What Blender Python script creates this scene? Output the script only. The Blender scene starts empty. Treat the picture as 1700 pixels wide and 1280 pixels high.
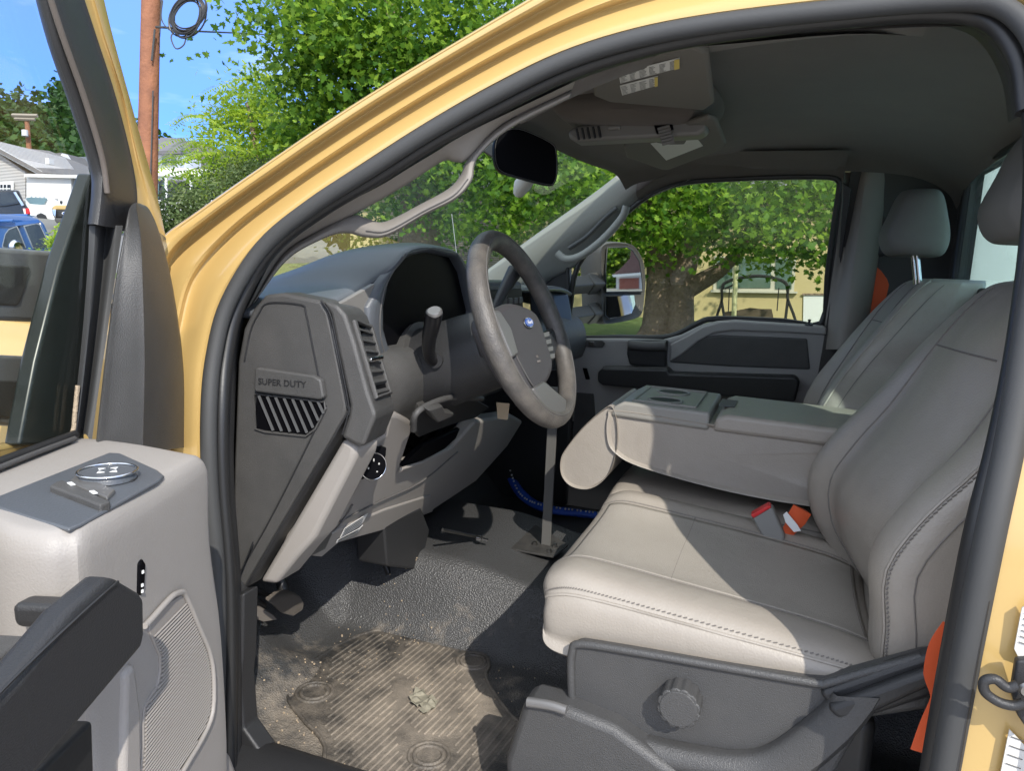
import bpy, bmesh, math, random
import numpy as np
from mathutils import Vector, Matrix
random.seed(5); RNG = np.random.default_rng(7)
SC = bpy.context.scene
COL = SC.collection
rad = math.radians
# ------------------------------------------------------------ camera
CAM = np.array([.465, -1.80, .785]); FPX = 1240.0
YAW, PIT, ROL = rad(20), rad(9.1), rad(2.55)
fw = np.array([-math.sin(YAW)*math.cos(PIT), math.cos(YAW)*math.cos(PIT), -math.sin(PIT)])
rt = np.array([math.cos(YAW), math.sin(YAW), 0]); up = np.cross(rt, fw)
rt, up = rt*math.cos(ROL)+up*math.sin(ROL), -rt*math.sin(ROL)+up*math.cos(ROL)
cam = bpy.data.objects.new('camera', bpy.data.cameras.new('camera')); COL.objects.link(cam)
m = Matrix.Identity(4)
for i in range(3):
    m[i][0], m[i][1], m[i][2], m[i][3] = rt[i], up[i], -fw[i], CAM[i]
cam.matrix_world = m
cam.data.sensor_width = 36; cam.data.lens = FPX/1700*36; cam.data.clip_start = .02; cam.data.clip_end = 3000
cam.data.sensor_fit = 'HORIZONTAL'
SC.camera = cam
# ------------------------------------------------------------ light
SUNV = Vector((.80, -1.0, 1.05)).normalized()       # towards the sun
elev = math.asin(SUNV.z); azim = math.atan2(SUNV.x, SUNV.y)
W = bpy.data.worlds.new('World'); SC.world = W; W.use_nodes = True
nt = W.node_tree; nt.nodes.clear()
def wn(t, **k):
    n = nt.nodes.new(t)
    for a, b in k.items(): setattr(n, a, b)
    return n
sky = wn('ShaderNodeTexSky', sky_type='NISHITA', sun_disc=False, sun_elevation=elev, sun_rotation=azim,
         air_density=.8, dust_density=0.0, ozone_density=3.0)
bg = wn('ShaderNodeBackground'); bg.inputs[1].default_value = .15
wo = wn('ShaderNodeOutputWorld')
tc = wn('ShaderNodeTexCoord'); mp = wn('ShaderNodeMapping'); mp.inputs['Scale'].default_value = (2.2, 2.2, 9)
nz = wn('ShaderNodeTexNoise'); nz.inputs['Scale'].default_value = 1.7; nz.inputs['Detail'].default_value = 6
cr = wn('ShaderNodeValToRGB'); cr.color_ramp.elements[0].position = .53; cr.color_ramp.elements[1].position = .8
cr.color_ramp.elements[1].color = (.55, .55, .55, 1)
# blue sky ahead of the truck, a bright cloud bank added overhead and behind the camera as cab fill
L = nt.links.new
def wmath(op, a, b=None, clamp=False):
    n = wn('ShaderNodeMath', operation=op, use_clamp=clamp)
    for i, v in enumerate((a, b)):
        if v is None: continue
        if isinstance(v, (int, float)): n.inputs[i].default_value = v
        else: L(v, n.inputs[i])
    return n.outputs[0]
def wmap(v, lo, hi, a, b):
    n = wn('ShaderNodeMapRange', interpolation_type='SMOOTHSTEP'); L(v, n.inputs[0])
    for i, x in enumerate((lo, hi, a, b)): n.inputs[i+1].default_value = x
    return n.outputs[0]
L(tc.outputs['Generated'], mp.inputs[0]); L(mp.outputs[0], nz.inputs[0]); L(nz.outputs[0], cr.inputs[0])
sx = wn('ShaderNodeSeparateXYZ'); L(tc.outputs['Generated'], sx.inputs[0])
low = wmap(sx.outputs['Z'], .05, .55, 1.0, 0.0)
tint = wn('ShaderNodeMixRGB', blend_type='MULTIPLY'); tint.inputs[2].default_value = (.20, .36, .80, 1)
L(low, tint.inputs[0]); L(sky.outputs[0], tint.inputs[1])
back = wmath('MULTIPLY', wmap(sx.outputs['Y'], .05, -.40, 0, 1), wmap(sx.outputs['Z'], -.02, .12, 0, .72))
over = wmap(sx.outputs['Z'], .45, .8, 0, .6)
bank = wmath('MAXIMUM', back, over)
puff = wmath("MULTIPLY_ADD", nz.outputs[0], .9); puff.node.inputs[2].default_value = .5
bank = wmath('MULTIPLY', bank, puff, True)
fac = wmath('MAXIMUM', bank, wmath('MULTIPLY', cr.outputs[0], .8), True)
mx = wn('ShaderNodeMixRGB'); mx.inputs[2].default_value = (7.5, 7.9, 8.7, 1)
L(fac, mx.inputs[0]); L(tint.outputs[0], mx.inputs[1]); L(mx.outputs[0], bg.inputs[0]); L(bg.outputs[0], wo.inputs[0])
sl = bpy.data.lights.new('sun', 'SUN'); sl.energy = 2.45; sl.angle = rad(.5); sl.color = (1, .95, .87)
sun = bpy.data.objects.new('sun', sl); COL.objects.link(sun)
sun.rotation_euler = SUNV.to_track_quat('Z', 'Y').to_euler(); sun.location = (0, 0, 30)
SC.view_settings.view_transform = 'Standard'; SC.view_settings.look = 'None'
SC.view_settings.exposure = 1.08; SC.view_settings.gamma = 1
SC.render.engine = 'CYCLES'
SC.cycles.max_bounces = 10; SC.cycles.diffuse_bounces = 6; SC.cycles.transparent_max_bounces = 16
# ------------------------------------------------------------ pixel helper: a point where the sight line meets a real plane
def ray(px, py): return fw + rt*(px-850)/FPX + up*(640-py)/FPX
def at(px, py, X=None, Y=None, Z=None, D=None, pl=None):
    d = ray(px, py)
    if D is not None: t = D
    elif X is not None: t = (X-CAM[0])/d[0]
    elif Y is not None: t = (Y-CAM[1])/d[1]
    elif Z is not None: t = (Z-CAM[2])/d[2]
    else:
        q, n = np.array(pl[0]), np.array(pl[1]); t = ((q-CAM)@n)/(d@n)
    return CAM+d*t
def ats(pts, **k): return [at(p[0], p[1], **k) for p in pts]
# ------------------------------------------------------------ materials
def mat(name, col, rough=.5, metal=0, bump=None, col2=None, nscale=8, nw=.5, spec=.5, coat=0, sheen=0, bstr=.3, bdist=.001, kind='noise', emit=None, crease=None):
    m = bpy.data.materials.new(name); m.use_nodes = True; t = m.node_tree; b = t.nodes['Principled BSDF']
    c = tuple(col)+(1,)
    b.inputs['Base Color'].default_value = c; b.inputs['Roughness'].default_value = rough
    b.inputs['Metallic'].default_value = metal; b.inputs['Specular IOR Level'].default_value = spec
    b.inputs['Coat Weight'].default_value = coat; b.inputs['Coat Roughness'].default_value = .06
    if sheen: b.inputs['Sheen Weight'].default_value = sheen
    tcn = t.nodes.new('ShaderNodeTexCoord')
    if col2 is not None:
        n = t.nodes.new('ShaderNodeTexNoise'); n.inputs['Scale'].default_value = nscale; n.inputs['Detail'].default_value = 7; n.inputs['Roughness'].default_value = .62
        r = t.nodes.new('ShaderNodeValToRGB'); r.color_ramp.elements[0].position = .5-nw/2; r.color_ramp.elements[1].position = .5+nw/2
        r.color_ramp.elements[0].color = c; r.color_ramp.elements[1].color = tuple(col2)+(1,)
        t.links.new(tcn.outputs['Object'], n.inputs[0]); t.links.new(n.outputs[0], r.inputs[0]); t.links.new(r.outputs[0], b.inputs['Base Color'])
    if bump:
        if kind == 'voronoi':
            n = t.nodes.new('ShaderNodeTexVoronoi'); n.inputs['Scale'].default_value = bump; o = n.outputs['Distance']
        elif kind == 'wave':
            n = t.nodes.new('ShaderNodeTexWave'); n.inputs['Scale'].default_value = bump; n.inputs['Distortion'].default_value = 0; n.bands_direction = 'Z'; o = n.outputs['Fac']
        else:
            n = t.nodes.new('ShaderNodeTexNoise'); n.inputs['Scale'].default_value = bump; n.inputs['Detail'].default_value = 2; o = n.outputs[0]
        t.links.new(tcn.outputs['Object'], n.inputs['Vector'])
        bp = t.nodes.new('ShaderNodeBump'); bp.inputs['Strength'].default_value = bstr; bp.inputs['Distance'].default_value = bdist
        t.links.new(o, bp.inputs['Height']); t.links.new(bp.outputs[0], b.inputs['Normal'])
        if crease:
            n2 = t.nodes.new('ShaderNodeTexNoise'); n2.inputs['Scale'].default_value = crease[0]; n2.inputs['Detail'].default_value = 3; n2.inputs['Distortion'].default_value = 1.2
            b2 = t.nodes.new('ShaderNodeBump'); b2.inputs['Strength'].default_value = 1; b2.inputs['Distance'].default_value = crease[1]
            t.links.new(tcn.outputs['Object'], n2.inputs['Vector']); t.links.new(n2.outputs[0], b2.inputs['Height']); t.links.new(b2.outputs[0], bp.inputs['Normal'])
    if emit: b.inputs['Emission Color'].default_value = tuple(emit)+(1,); b.inputs['Emission Strength'].default_value = 1
    return m
def glassmat(name, tint, refl=1.0):
    m = bpy.data.materials.new(name); m.use_nodes = True; t = m.node_tree; t.nodes.clear()
    tr = t.nodes.new('ShaderNodeBsdfTransparent'); tr.inputs[0].default_value = tuple(tint)+(1,)
    gl = t.nodes.new('ShaderNodeBsdfGlossy'); gl.inputs['Roughness'].default_value = .02; gl.inputs[0].default_value = (refl, refl, refl, 1)
    g = t.nodes.new('ShaderNodeNewGeometry'); dt = t.nodes.new('ShaderNodeVectorMath'); dt.operation = 'DOT_PRODUCT'
    t.links.new(g.outputs['Incoming'], dt.inputs[0]); t.links.new(g.outputs['Normal'], dt.inputs[1]); pr = dt.outputs['Value']
    for op, v, w in (('ABSOLUTE', None, None), ('SUBTRACT', 1.0, 0), ('POWER', 5.0, 1), ('MULTIPLY_ADD', .9, 1)):   # both sides of a thin pane reflect alike
        n = t.nodes.new('ShaderNodeMath'); n.operation = op
        if op == 'SUBTRACT': n.inputs[0].default_value = v; t.links.new(pr, n.inputs[1])
        else:
            t.links.new(pr, n.inputs[0])
            if v is not None: n.inputs[1].default_value = v
        if op == 'MULTIPLY_ADD': n.inputs[2].default_value = .022
        pr = n.outputs[0]
    mx = t.nodes.new('ShaderNodeMixShader'); o = t.nodes.new('ShaderNodeOutputMaterial')
    t.links.new(pr, mx.inputs[0]); t.links.new(tr.outputs[0], mx.inputs[1]); t.links.new(gl.outputs[0], mx.inputs[2]); t.links.new(mx.outputs[0], o.inputs[0])
    return m
def leafmat(name, c1, c2, c3, tr=.35):
    m = bpy.data.materials.new(name); m.use_nodes = True; t = m.node_tree; b = t.nodes['Principled BSDF']; o = t.nodes['Material Output']
    g = t.nodes.new('ShaderNodeNewGeometry'); r = t.nodes.new('ShaderNodeValToRGB')
    r.color_ramp.elements[0].color = tuple(c1)+(1,); r.color_ramp.elements[1].color = tuple(c3)+(1,)
    e = r.color_ramp.elements.new(.5); e.color = tuple(c2)+(1,)
    t.links.new(g.outputs['Random Per Island'], r.inputs[0]); t.links.new(r.outputs[0], b.inputs['Base Color'])
    b.inputs['Roughness'].default_value = .5; b.inputs['Specular IOR Level'].default_value = .3
    tl = t.nodes.new('ShaderNodeBsdfTranslucent'); mx = t.nodes.new('ShaderNodeMixShader'); mx.inputs[0].default_value = tr
    hs = t.nodes.new('ShaderNodeHueSaturation'); hs.inputs['Value'].default_value = 1.7; hs.inputs['Hue'].default_value = .485
    t.links.new(r.outputs[0], hs.inputs['Color']); t.links.new(hs.outputs[0], tl.inputs[0])
    t.links.new(b.outputs[0], mx.inputs[1]); t.links.new(tl.outputs[0], mx.inputs[2]); t.links.new(mx.outputs[0], o.inputs[0])
    return m
YEL = mat('yellow_paint', (.53, .365, .135), .30, coat=.5, col2=(.48, .325, .12), nscale=3, nw=.7)
BLK = mat('black_plastic', (.024, .024, .025), .45, bump=750, bstr=.6, bdist=.0008)
DRK = mat('charcoal_plastic', (.058, .057, .055), .5, bump=650, bstr=.8, bdist=.0010, col2=(.078, .075, .071), nscale=18)
DTOP = mat('slate_dash_skin', (.085, .092, .102), .36, bump=450, bstr=.45, bdist=.0007)
GRY = mat('grey_trim_plastic', (.280, .258, .234), .52, bump=480, bstr=.45, bdist=.0008, col2=(.305, .28, .255), nscale=5)
GRYL = mat('pale_grey_trim', (.31, .30, .285), .5, bump=480, bstr=.3, bdist=.0006)
PILR = mat('grey_pillar_trim', (.23, .21, .185), .6, bump=500, bstr=.25, bdist=.0006)
VIN = mat('grey_vinyl', (.272, .243, .208), .42, bump=330, bstr=.5, bdist=.0011, col2=(.325, .292, .25), nscale=7, crease=(7, .0028))
VIN2 = mat('grey_vinyl_perforated', (.31, .283, .245), .5, bump=620, bstr=.55, bdist=.0010, kind='voronoi', col2=(.35, .32, .278), nscale=7, crease=(6, .002))
STI = mat('thread_grey', (.17, .155, .14), .8)
SEAM = mat('seam_dark', (.10, .095, .09), .7)
HEAD = mat('headliner_cloth', (.088, .074, .064), .95, bump=600, bstr=.7, bdist=.0012, col2=(.105, .09, .078), nscale=9, sheen=.1)
RUB = mat('black_rubber', (.018, .018, .018), .42, bump=260, bstr=.2, bdist=.0006)
RUB2 = mat('grey_rubber', (.045, .046, .046), .68, bump=300, bstr=.25, bdist=.0006)
SCR = mat('black_screen', (.004, .004, .005), .4, spec=.04)
CHR = mat('chrome', (.75, .75, .76), .12, metal=1)
HRM = mat('headrest_cloth', (.13, .125, .11), .8, bump=700, bstr=.4, bdist=.0008, col2=(.15, .145, .13), nscale=9)
STEEL = mat('dull_steel', (.35, .34, .33), .35, metal=1, col2=(.25, .24, .22), nscale=60)
SILV = mat('silver_plastic', (.17, .165, .16), .35, metal=.4, bump=600, bstr=.2, bdist=.0005)
LEA = mat('worn_wheel_leather', (.062, .058, .054), .45, bump=420, bstr=.8, bdist=.0012, col2=(.125, .112, .098), nscale=26, nw=.35)
ORG = mat('orange_webbing', (.62, .09, .022), .75, bump=900, bstr=.6, bdist=.0006)
RED = mat('red_button', (.6, .02, .02), .4)
WHT = mat('white_paint', (.75, .75, .73), .5)
PAPER = mat('paper_label', (.62, .61, .58), .7)
INK = mat('ink', (.05, .05, .05), .8)
YLAB = mat('yellow_label', (.62, .48, .12), .7)
BLUE = mat('blue_enamel', (.012, .06, .32), .25, coat=.5)
GLW = glassmat('windshield_glass', (.86, .93, .87))
GLP = glassmat('side_glass', (.96, .97, .95), .6)
GLF = glassmat('far_side_glass', (.87, .90, .85), .6)
GLR = glassmat('rear_glass_tint', (.86, .97, .95))
MIR = mat('mirror_glass', (.9, .9, .9), .015, metal=1)
DGL = mat('dark_glass', (.012, .014, .016), .05, spec=.8)
# ------------------------------------------------------------ mesh helpers
ROOT = None
def tag(o, label=None, cat=None, group=None, kind=None):
    if label: o['label'] = label
    if cat: o['category'] = cat
    if group: o['group'] = group
    if kind: o['kind'] = kind
    return o
def empty(name, loc, label, cat, group=None):
    o = bpy.data.objects.new(name, None); COL.objects.link(o); o.location = loc; o.empty_display_size = .1
    bpy.context.view_layer.update()
    return tag(o, label, cat, group)
def mk(name, verts, faces, mt, parent=None, smooth=True, bevel=0, seg=3, sub=0, solid=0, angle=40, soff=-1):
    me = bpy.data.meshes.new(name); me.from_pydata([tuple(map(float, v)) for v in verts], [], [tuple(f) for f in faces]); me.validate()
    bm = bmesh.new(); bm.from_mesh(me)
    bmesh.ops.remove_doubles(bm, verts=bm.verts, dist=1e-6)
    bmesh.ops.recalc_face_normals(bm, faces=bm.faces); bm.to_mesh(me); bm.free()
    for mm in (mt if isinstance(mt, (list, tuple)) else [mt]): me.materials.append(mm)
    o = bpy.data.objects.new(name, me); COL.objects.link(o)
    if parent is not None:
        o.parent = parent
        o.matrix_parent_inverse = worldm(parent).inverted()
    if solid:
        s = o.modifiers.new('s', 'SOLIDIFY'); s.thickness = solid; s.offset = soff
    if bevel:
        b = o.modifiers.new('b', 'BEVEL'); b.width = bevel; b.segments = seg; b.limit_method = 'ANGLE'; b.angle_limit = rad(35)
    if sub:
        s = o.modifiers.new('u', 'SUBSURF'); s.levels = sub; s.render_levels = sub
    if smooth:
        for p in me.polygons: p.use_smooth = True
        if bevel or solid or not sub:
            me.set_sharp_from_angle(angle=rad(angle))
        if bevel:
            w = o.modifiers.new('w', 'WEIGHTED_NORMAL'); w.keep_sharp = True
    return o
def worldm(o):
    m = Matrix.LocRotScale(o.location, o.rotation_euler, o.scale)
    if o.parent: m = worldm(o.parent) @ o.matrix_parent_inverse @ m
    return m
def crv(P, n, closed=False):
    """Catmull-Rom resample of control points, n samples per span"""
    P = np.array(P, float); K = len(P); out = []
    for i in range(K if closed else K-1):
        p0 = P[(i-1) % K] if closed or i > 0 else 2*P[0]-P[1]
        p1 = P[i]; p2 = P[(i+1) % K]
        p3 = P[(i+2) % K] if closed or i+2 < K else 2*P[-1]-P[-2]
        for k in range(n):
            t = k/n
            out.append(.5*((2*p1)+(-p0+p2)*t+(2*p0-5*p1+4*p2-p3)*t*t+(-p0+3*p1-3*p2+p3)*t**3))
    if not closed: out.append(P[-1])
    return np.array(out)
def grid(name, G, mt, parent=None, nu=4, nv=4, cu=False, cv=False, caps=False, **k):
    """smooth surface through a grid of control points G[i][j]"""
    A = np.array([crv(r, nv, cv) if nv > 1 else np.array(r, float) for r in G])
    B = np.array([crv(A[:, j], nu, cu) if nu > 1 else A[:, j] for j in range(A.shape[1])]).transpose(1, 0, 2)
    U, V = B.shape[:2]; vs = B.reshape(-1, 3).tolist(); fs = []
    for i in range(U if cu else U-1):
        for j in range(V if cv else V-1):
            fs.append((i*V+j, i*V+(j+1) % V, ((i+1) % U)*V+(j+1) % V, ((i+1) % U)*V+j))
    if caps:
        for r in (0, U-1):
            c = B[r].mean(0); vs.append(c.tolist()); ci = len(vs)-1
            for j in range(V): fs.append((r*V+j, r*V+(j+1) % V, ci))
    o = mk(name, vs, fs, mt, parent, **k)
    return o, B
def tube(name, P, r, mt, parent=None, n=4, seg=10, closed=False, flat=1.0, updir=None, smooth=True):
    P = crv(P, n, closed) if n > 1 else np.array(P, float)
    vs, fs = tube_geo(P, r, seg, closed, flat, updir)
    return mk(name, vs, fs, mt, parent, smooth=smooth, angle=60)
def tube_geo(P, r, seg=8, closed=False, flat=1.0, updir=None, base=0):
    K = len(P); vs = []; fs = []
    R = r if hasattr(r, '__len__') else [r]*K
    if len(R) != K: R = np.interp(np.linspace(0, 1, K), np.linspace(0, 1, len(R)), R)
    a = None
    for i in range(K):
        if closed: t = P[(i+1) % K]-P[i-1]
        else: t = P[min(i+1, K-1)]-P[max(i-1, 0)]
        t = t/(np.linalg.norm(t)+1e-12)
        if updir is not None: a = np.array(updir, float)
        if a is None: a = np.array([0, 0, 1.]) if abs(t[2]) < .9 else np.array([1., 0, 0])
        a = a-t*(a@t); a /= np.linalg.norm(a)+1e-12; b = np.cross(t, a)
        for j in range(seg):
            th = 2*math.pi*j/seg
            vs.append((P[i]+R[i]*(math.cos(th)*a*flat+math.sin(th)*b)).tolist())
    for i in range(K if closed else K-1):
        for j in range(seg):
            i2 = (i+1) % K
            fs.append((base+i*seg+j, base+i*seg+(j+1) % seg, base+i2*seg+(j+1) % seg, base+i2*seg+j))
    if not closed:
        fs.append(tuple(base+j for j in range(seg))); fs.append(tuple(base+(K-1)*seg+j for j in range(seg)))
    return vs, fs
def prism(name, pts, vec, mt, parent=None, bevel=.003, smooth=True, seg=3, **k):
    """closed outline swept by vec into a solid"""
    n = len(pts); v = np.array(vec, float)
    vs = [np.array(p, float) for p in pts]+[np.array(p, float)+v for p in pts]
    fs = [tuple(range(n)), tuple(range(2*n-1, n-1, -1))]+[(i, (i+1) % n, n+(i+1) % n, n+i) for i in range(n)]
    return mk(name, vs, fs, mt, parent, smooth=smooth, bevel=bevel, seg=seg, **k)
class MB:
    def __init__(s): s.v = []; s.f = []
    def box(s, c, d, R=None):
        b = len(s.v); c = np.array(c, float); d = np.array(d, float)/2
        for i in (-1, 1):
            for j in (-1, 1):
                for k in (-1, 1):
                    p = np.array([i, j, k])*d
                    if R is not None: p = np.array(R @ Vector(p))
                    s.v.append((c+p).tolist())
        for f in ((0, 1, 3, 2), (4, 6, 7, 5), (0, 4, 5, 1), (2, 3, 7, 6), (0, 2, 6, 4), (1, 5, 7, 3)): s.f.append(tuple(b+i for i in f))
        return s
    def prism(s, pts, vec):
        b = len(s.v); n = len(pts); v = np.array(vec, float)
        s.v += [list(map(float, p)) for p in pts]+[(np.array(p, float)+v).tolist() for p in pts]
        s.f += [tuple(b+i for i in range(n)), tuple(b+i for i in range(2*n-1, n-1, -1))]+[(b+i, b+(i+1) % n, b+n+(i+1) % n, b+n+i) for i in range(n)]
        return s
    def tube(s, P, r, seg=6, closed=False, flat=1.0, updir=None):
        v, f = tube_geo(np.array(P, float), r, seg, closed, flat, updir, len(s.v)); s.v += v; s.f += f; return s
    def build(s, name, mt, parent=None, **k): return mk(name, s.v, s.f, mt, parent, **k)
def lathe(name, prof, c, axis, mt, parent=None, seg=32, **k):
    """profile [(radius, height)] turned about axis through c"""
    a = Vector(axis).normalized(); q = a.to_track_quat('Z', 'Y').to_matrix(); vs = []; fs = []
    for r, h in prof:
        for j in range(seg):
            th = 2*math.pi*j/seg; vs.append(tuple(Vector(c)+q @ Vector((r*math.cos(th), r*math.sin(th), h))))
    n = len(prof)
    for i in range(n-1):
        for j in range(seg): fs.append((i*seg+j, i*seg+(j+1) % seg, (i+1)*seg+(j+1) % seg, (i+1)*seg+j))
    fs.append(tuple(range(seg))); fs.append(tuple((n-1)*seg+j for j in range(seg)))
    return mk(name, vs, fs, mt, parent, **k)
def text(name, s, o, ex, ey, h, mt, parent, ext=.0006, shear=0, sx=1.0):
    """raised lettering lying in the plane of ex/ey with its centre at o"""
    c = bpy.data.curves.new(name, 'FONT'); c.body = s; c.size = h; c.extrude = ext; c.align_x = 'CENTER'; c.align_y = 'CENTER'; c.shear = shear
    t = bpy.data.objects.new('tmp', c); COL.objects.link(t)
    me = bpy.data.meshes.new_from_object(t.evaluated_get(bpy.context.evaluated_depsgraph_get())); bpy.data.objects.remove(t)
    ex = Vector(ex).normalized(); ey = Vector(ey).normalized(); ez = ex.cross(ey)
    M3 = Matrix((ex*sx, ey, ez)).transposed().to_4x4(); M3.translation = Vector(o)
    me.transform(M3)
    ob = bpy.data.objects.new(name, me); COL.objects.link(ob); me.materials.clear(); me.materials.append(mt)
    ob.parent = parent; ob.matrix_parent_inverse = worldm(parent).inverted()
    return ob
def V3(*a): return np.array(a, float)
# ============================================================ THE TRUCK (z = 0 is the cab floor, the ground lies .8 m lower)
GZ = -.80
TR = empty('pickup_truck', (0, 0, GZ), 'yellow pickup truck with its near front door open on grey seats and dashboard', 'truck')
def AP(p, off=0.0):
    P = at(p[0], p[1], pl=((0, -.9+off, .5), (0, 1, -.3)))
    if P[2] < .5: P = at(p[0], p[1], Y=-.9+off)
    return P
E_ = [(345,1330),(352,1000),(338,800),(336,680),(345,590),(370,500),(430,408),(512,338),(610,272),(710,208),(820,145),(935,90),(1060,52),(1200,28),(1400,6),(1560,-8),(1665,-6),(1730,50),(1745,160)]
O_ = [(200,1330),(200,1000),(200,800),(215,600),(238,470),(262,402),(330,349),(450,265),(560,190),(650,133),(760,67),(860,8),(960,-50),(1100,-110),(1330,-170),(1560,-200),(1760,-200),(1870,-60),(1900,160)]
I_ = [(402,1330),(398,1000),(385,800),(386,680),(392,590),(410,512),(462,418),(545,355),(640,303),(740,241),(850,184),(955,134),(1070,97),(1205,69),(1400,46),(1540,38),(1620,56),(1665,120),(1680,200)]
fr = [(0, .09), (0, -.030), (.05, -.040), (.17, -.034), (.23, -.010), (.30, -.006), (.50, -.012), (.58, .006), (.66, .008), (.85, -.004), (.97, 0.0), (1.06, .03)]
G = [[AP((o[0]+(e[0]-o[0])*f, o[1]+(e[1]-o[1])*f), off) for f, off in fr] for o, e in zip(O_, E_)]
BODY, _ = grid('body_shell', G, YEL, TR, nu=5, nv=3)
# hinge pillar return, cowl and fender
prism('cowl', [(-.45,-.93,.60), (-.45,-.93,-.10), (-.62,-.93,-.10), (-.78,-.93,.62), (-.70,-.93,.70)], (0, .14, 0), YEL, TR, bevel=.02)
fen = [[V3(x, y, z) for y, z in ((-1.0, -.25), (-1.02, .1), (-1.02, .45), (-1.0, .60), (-.95, .66), (-.86, .69), (0, .72), (.86, .69), (.95, .66), (1.0, .60), (1.02, .1))] for x in (-.62, -.9, -1.3, -1.75, -1.95)]
for r, dz in zip(fen, (0, .0, -.015, -.05, -.12)):
    for q in r:
        if q[2] > .4: q[2] += dz
grid('hood', fen, YEL, TR, nu=3, nv=3)
mb = MB(); mb.box((-1.98, -.72, .42), (.05, .46, .22)); mb.build('headlight', CHR, TR, bevel=.03)
bed = MB(); bed.box((3.2, 0, .05), (2.3, 1.9, .7)); bed.build('truck_bed', YEL, TR, bevel=.03)
cb = MB(); cb.box((1.5, 0, 1.2), (.02, 1.9, 2.2)); hbm = mat('white_sunshield', (.60, .60, .58), .5); _t = hbm.node_tree; _tl = _t.nodes.new('ShaderNodeBsdfTranslucent'); _tl.inputs[0].default_value = (.80, .93, .93, 1); _mx = _t.nodes.new('ShaderNodeMixShader'); _mx.inputs[0].default_value = .75
_t.links.new(_t.nodes['Principled BSDF'].outputs[0], _mx.inputs[1]); _t.links.new(_tl.outputs[0], _mx.inputs[2]); _t.links.new(_mx.outputs[0], _t.nodes['Material Output'].inputs[0])
tag(cb.build('sunshield', hbm, TR, bevel=.01), 'white headboard added unseen behind the cab to block the sun')  # out-of-view board added to stop sun coming through the rear window
# outer roof skin so that the cab is closed to the sky
G = [[V3(x, y, z) for y, z in ((-.66, 1.155), (-.58, 1.19), (-.3, 1.215), (0, 1.22), (.3, 1.215), (.60, 1.20), (.80, 1.12))] for x in (-.02, .15, .4, .7, .95)]
for q in G[0]: q[2] -= .045; q[0] += .0 - .09*(1-(q[1]/.8)**2)
for q in G[-1]: q[2] -= .03
grid('roof', G, YEL, TR, nu=3, nv=3, solid=.004)
# ---- B pillar, near side
Bp = [(1800,-40),(1790,130),(1760,330),(1725,560),(1696,740),(1666,880),(1625,1080),(1576,1330)]
G = []
for i, p in enumerate(Bp):
    q = AP(p, -.004); w = V3(.30, 0, 0)
    G.append([q+V3(.0, .06, 0), q, q+V3(.004, -.008, 0), q+w*.12+V3(0, -.012, 0), q+w*.2+V3(0, -.012, 0), q+w*.25+V3(0, -.03, 0), q+w*.6+V3(0, -.07, 0), q+w+V3(0, -.07, 0)])
grid('door_jamb', G, YEL, TR, nu=4, nv=3)
tube('jamb_trim', [AP(p, -.006) for p in [(1742,100),(1738,330),(1712,520),(1680,720),(1646,880),(1606,1080),(1560,1330)]], .0155, RUB2, TR, flat=1.0)
tube('jamb_seal', [AP(p, .018) for p in [(1712,130),(1716,330),(1690,560),(1655,740),(1619,880),(1580,1080),(1536,1330)]], .0115, RUB, TR)
tube('jamb_seal', [AP(p, -.016) for p in [(1752,330),(1722,560),(1694,730),(1662,880),(1622,1080),(1578,1330)]], .0035, BLK, TR)
G = [[V3(x, y, z) for y, z in ((-.96, -.25), (-.985, .2), (-.98, .52), (-.90, .80), (-.80, 1.08), (-.70, 1.16))] for x in (.79, .87, .96)]
grid('cab_side', G, YEL, TR, nu=2, nv=4, solid=.004)
G = [[V3(x, y, z) for y, z in ((.97, -.25), (.99, .2), (.98, .52), (.92, .80), (.84, 1.08), (.70, 1.16))] for x in (.66, .8, .935)]
grid('cab_side', G, YEL, TR, nu=2, nv=4, solid=.004)
# striker on the jamb
P = AP((1700, 1150), -.03)
st = prism('striker_plate', ats([(1688,1098),(1712,1096),(1740,1210),(1712,1222),(1690,1190),(1680,1150)], Y=-.945), (0, .012, 0), BLK, TR, bevel=.003)
tube('striker_loop', ats([(1690,1138),(1672,1142),(1652,1128),(1634,1132),(1636,1150),(1658,1166),(1682,1172),(1700,1168)], Y=-.955), .0052, BLK, st, n=5)
for k, (dx, dy) in enumerate(((0, 0), (14, 30))):
    lathe('bolt', [(.0, 0), (.007, 0), (.008, .002), (.006, .005), (.0, .005)], ats([(1704+dx, 1145+dy)], Y=-.957)[0], (0, -1, 0), STEEL, st, seg=12)
for pts, nl in (([(1697,1010),(1712,1000),(1760,1120),(1690,1090),(1684,1078)], 6), ([(1676,1212),(1712,1250),(1720,1330),(1652,1330)], 7)):
    s_ = prism('sticker', ats(pts, Y=-.926), (0, .002, 0), PAPER, TR, bevel=0)
    lm = MB(); a, b = np.array(pts[0], float), np.array(pts[-1], float)
    for k in range(nl):
        q = a+(b-a)*(k+.8)/(nl+1); q = V3(*q, 0); lm.tube(ats([(q[0]+5, q[1]), (q[0]+30, q[1]+9)], Y=-.9275), .0005, seg=4)
    lm.build('printed_lines', INK, s_, smooth=False)
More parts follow.
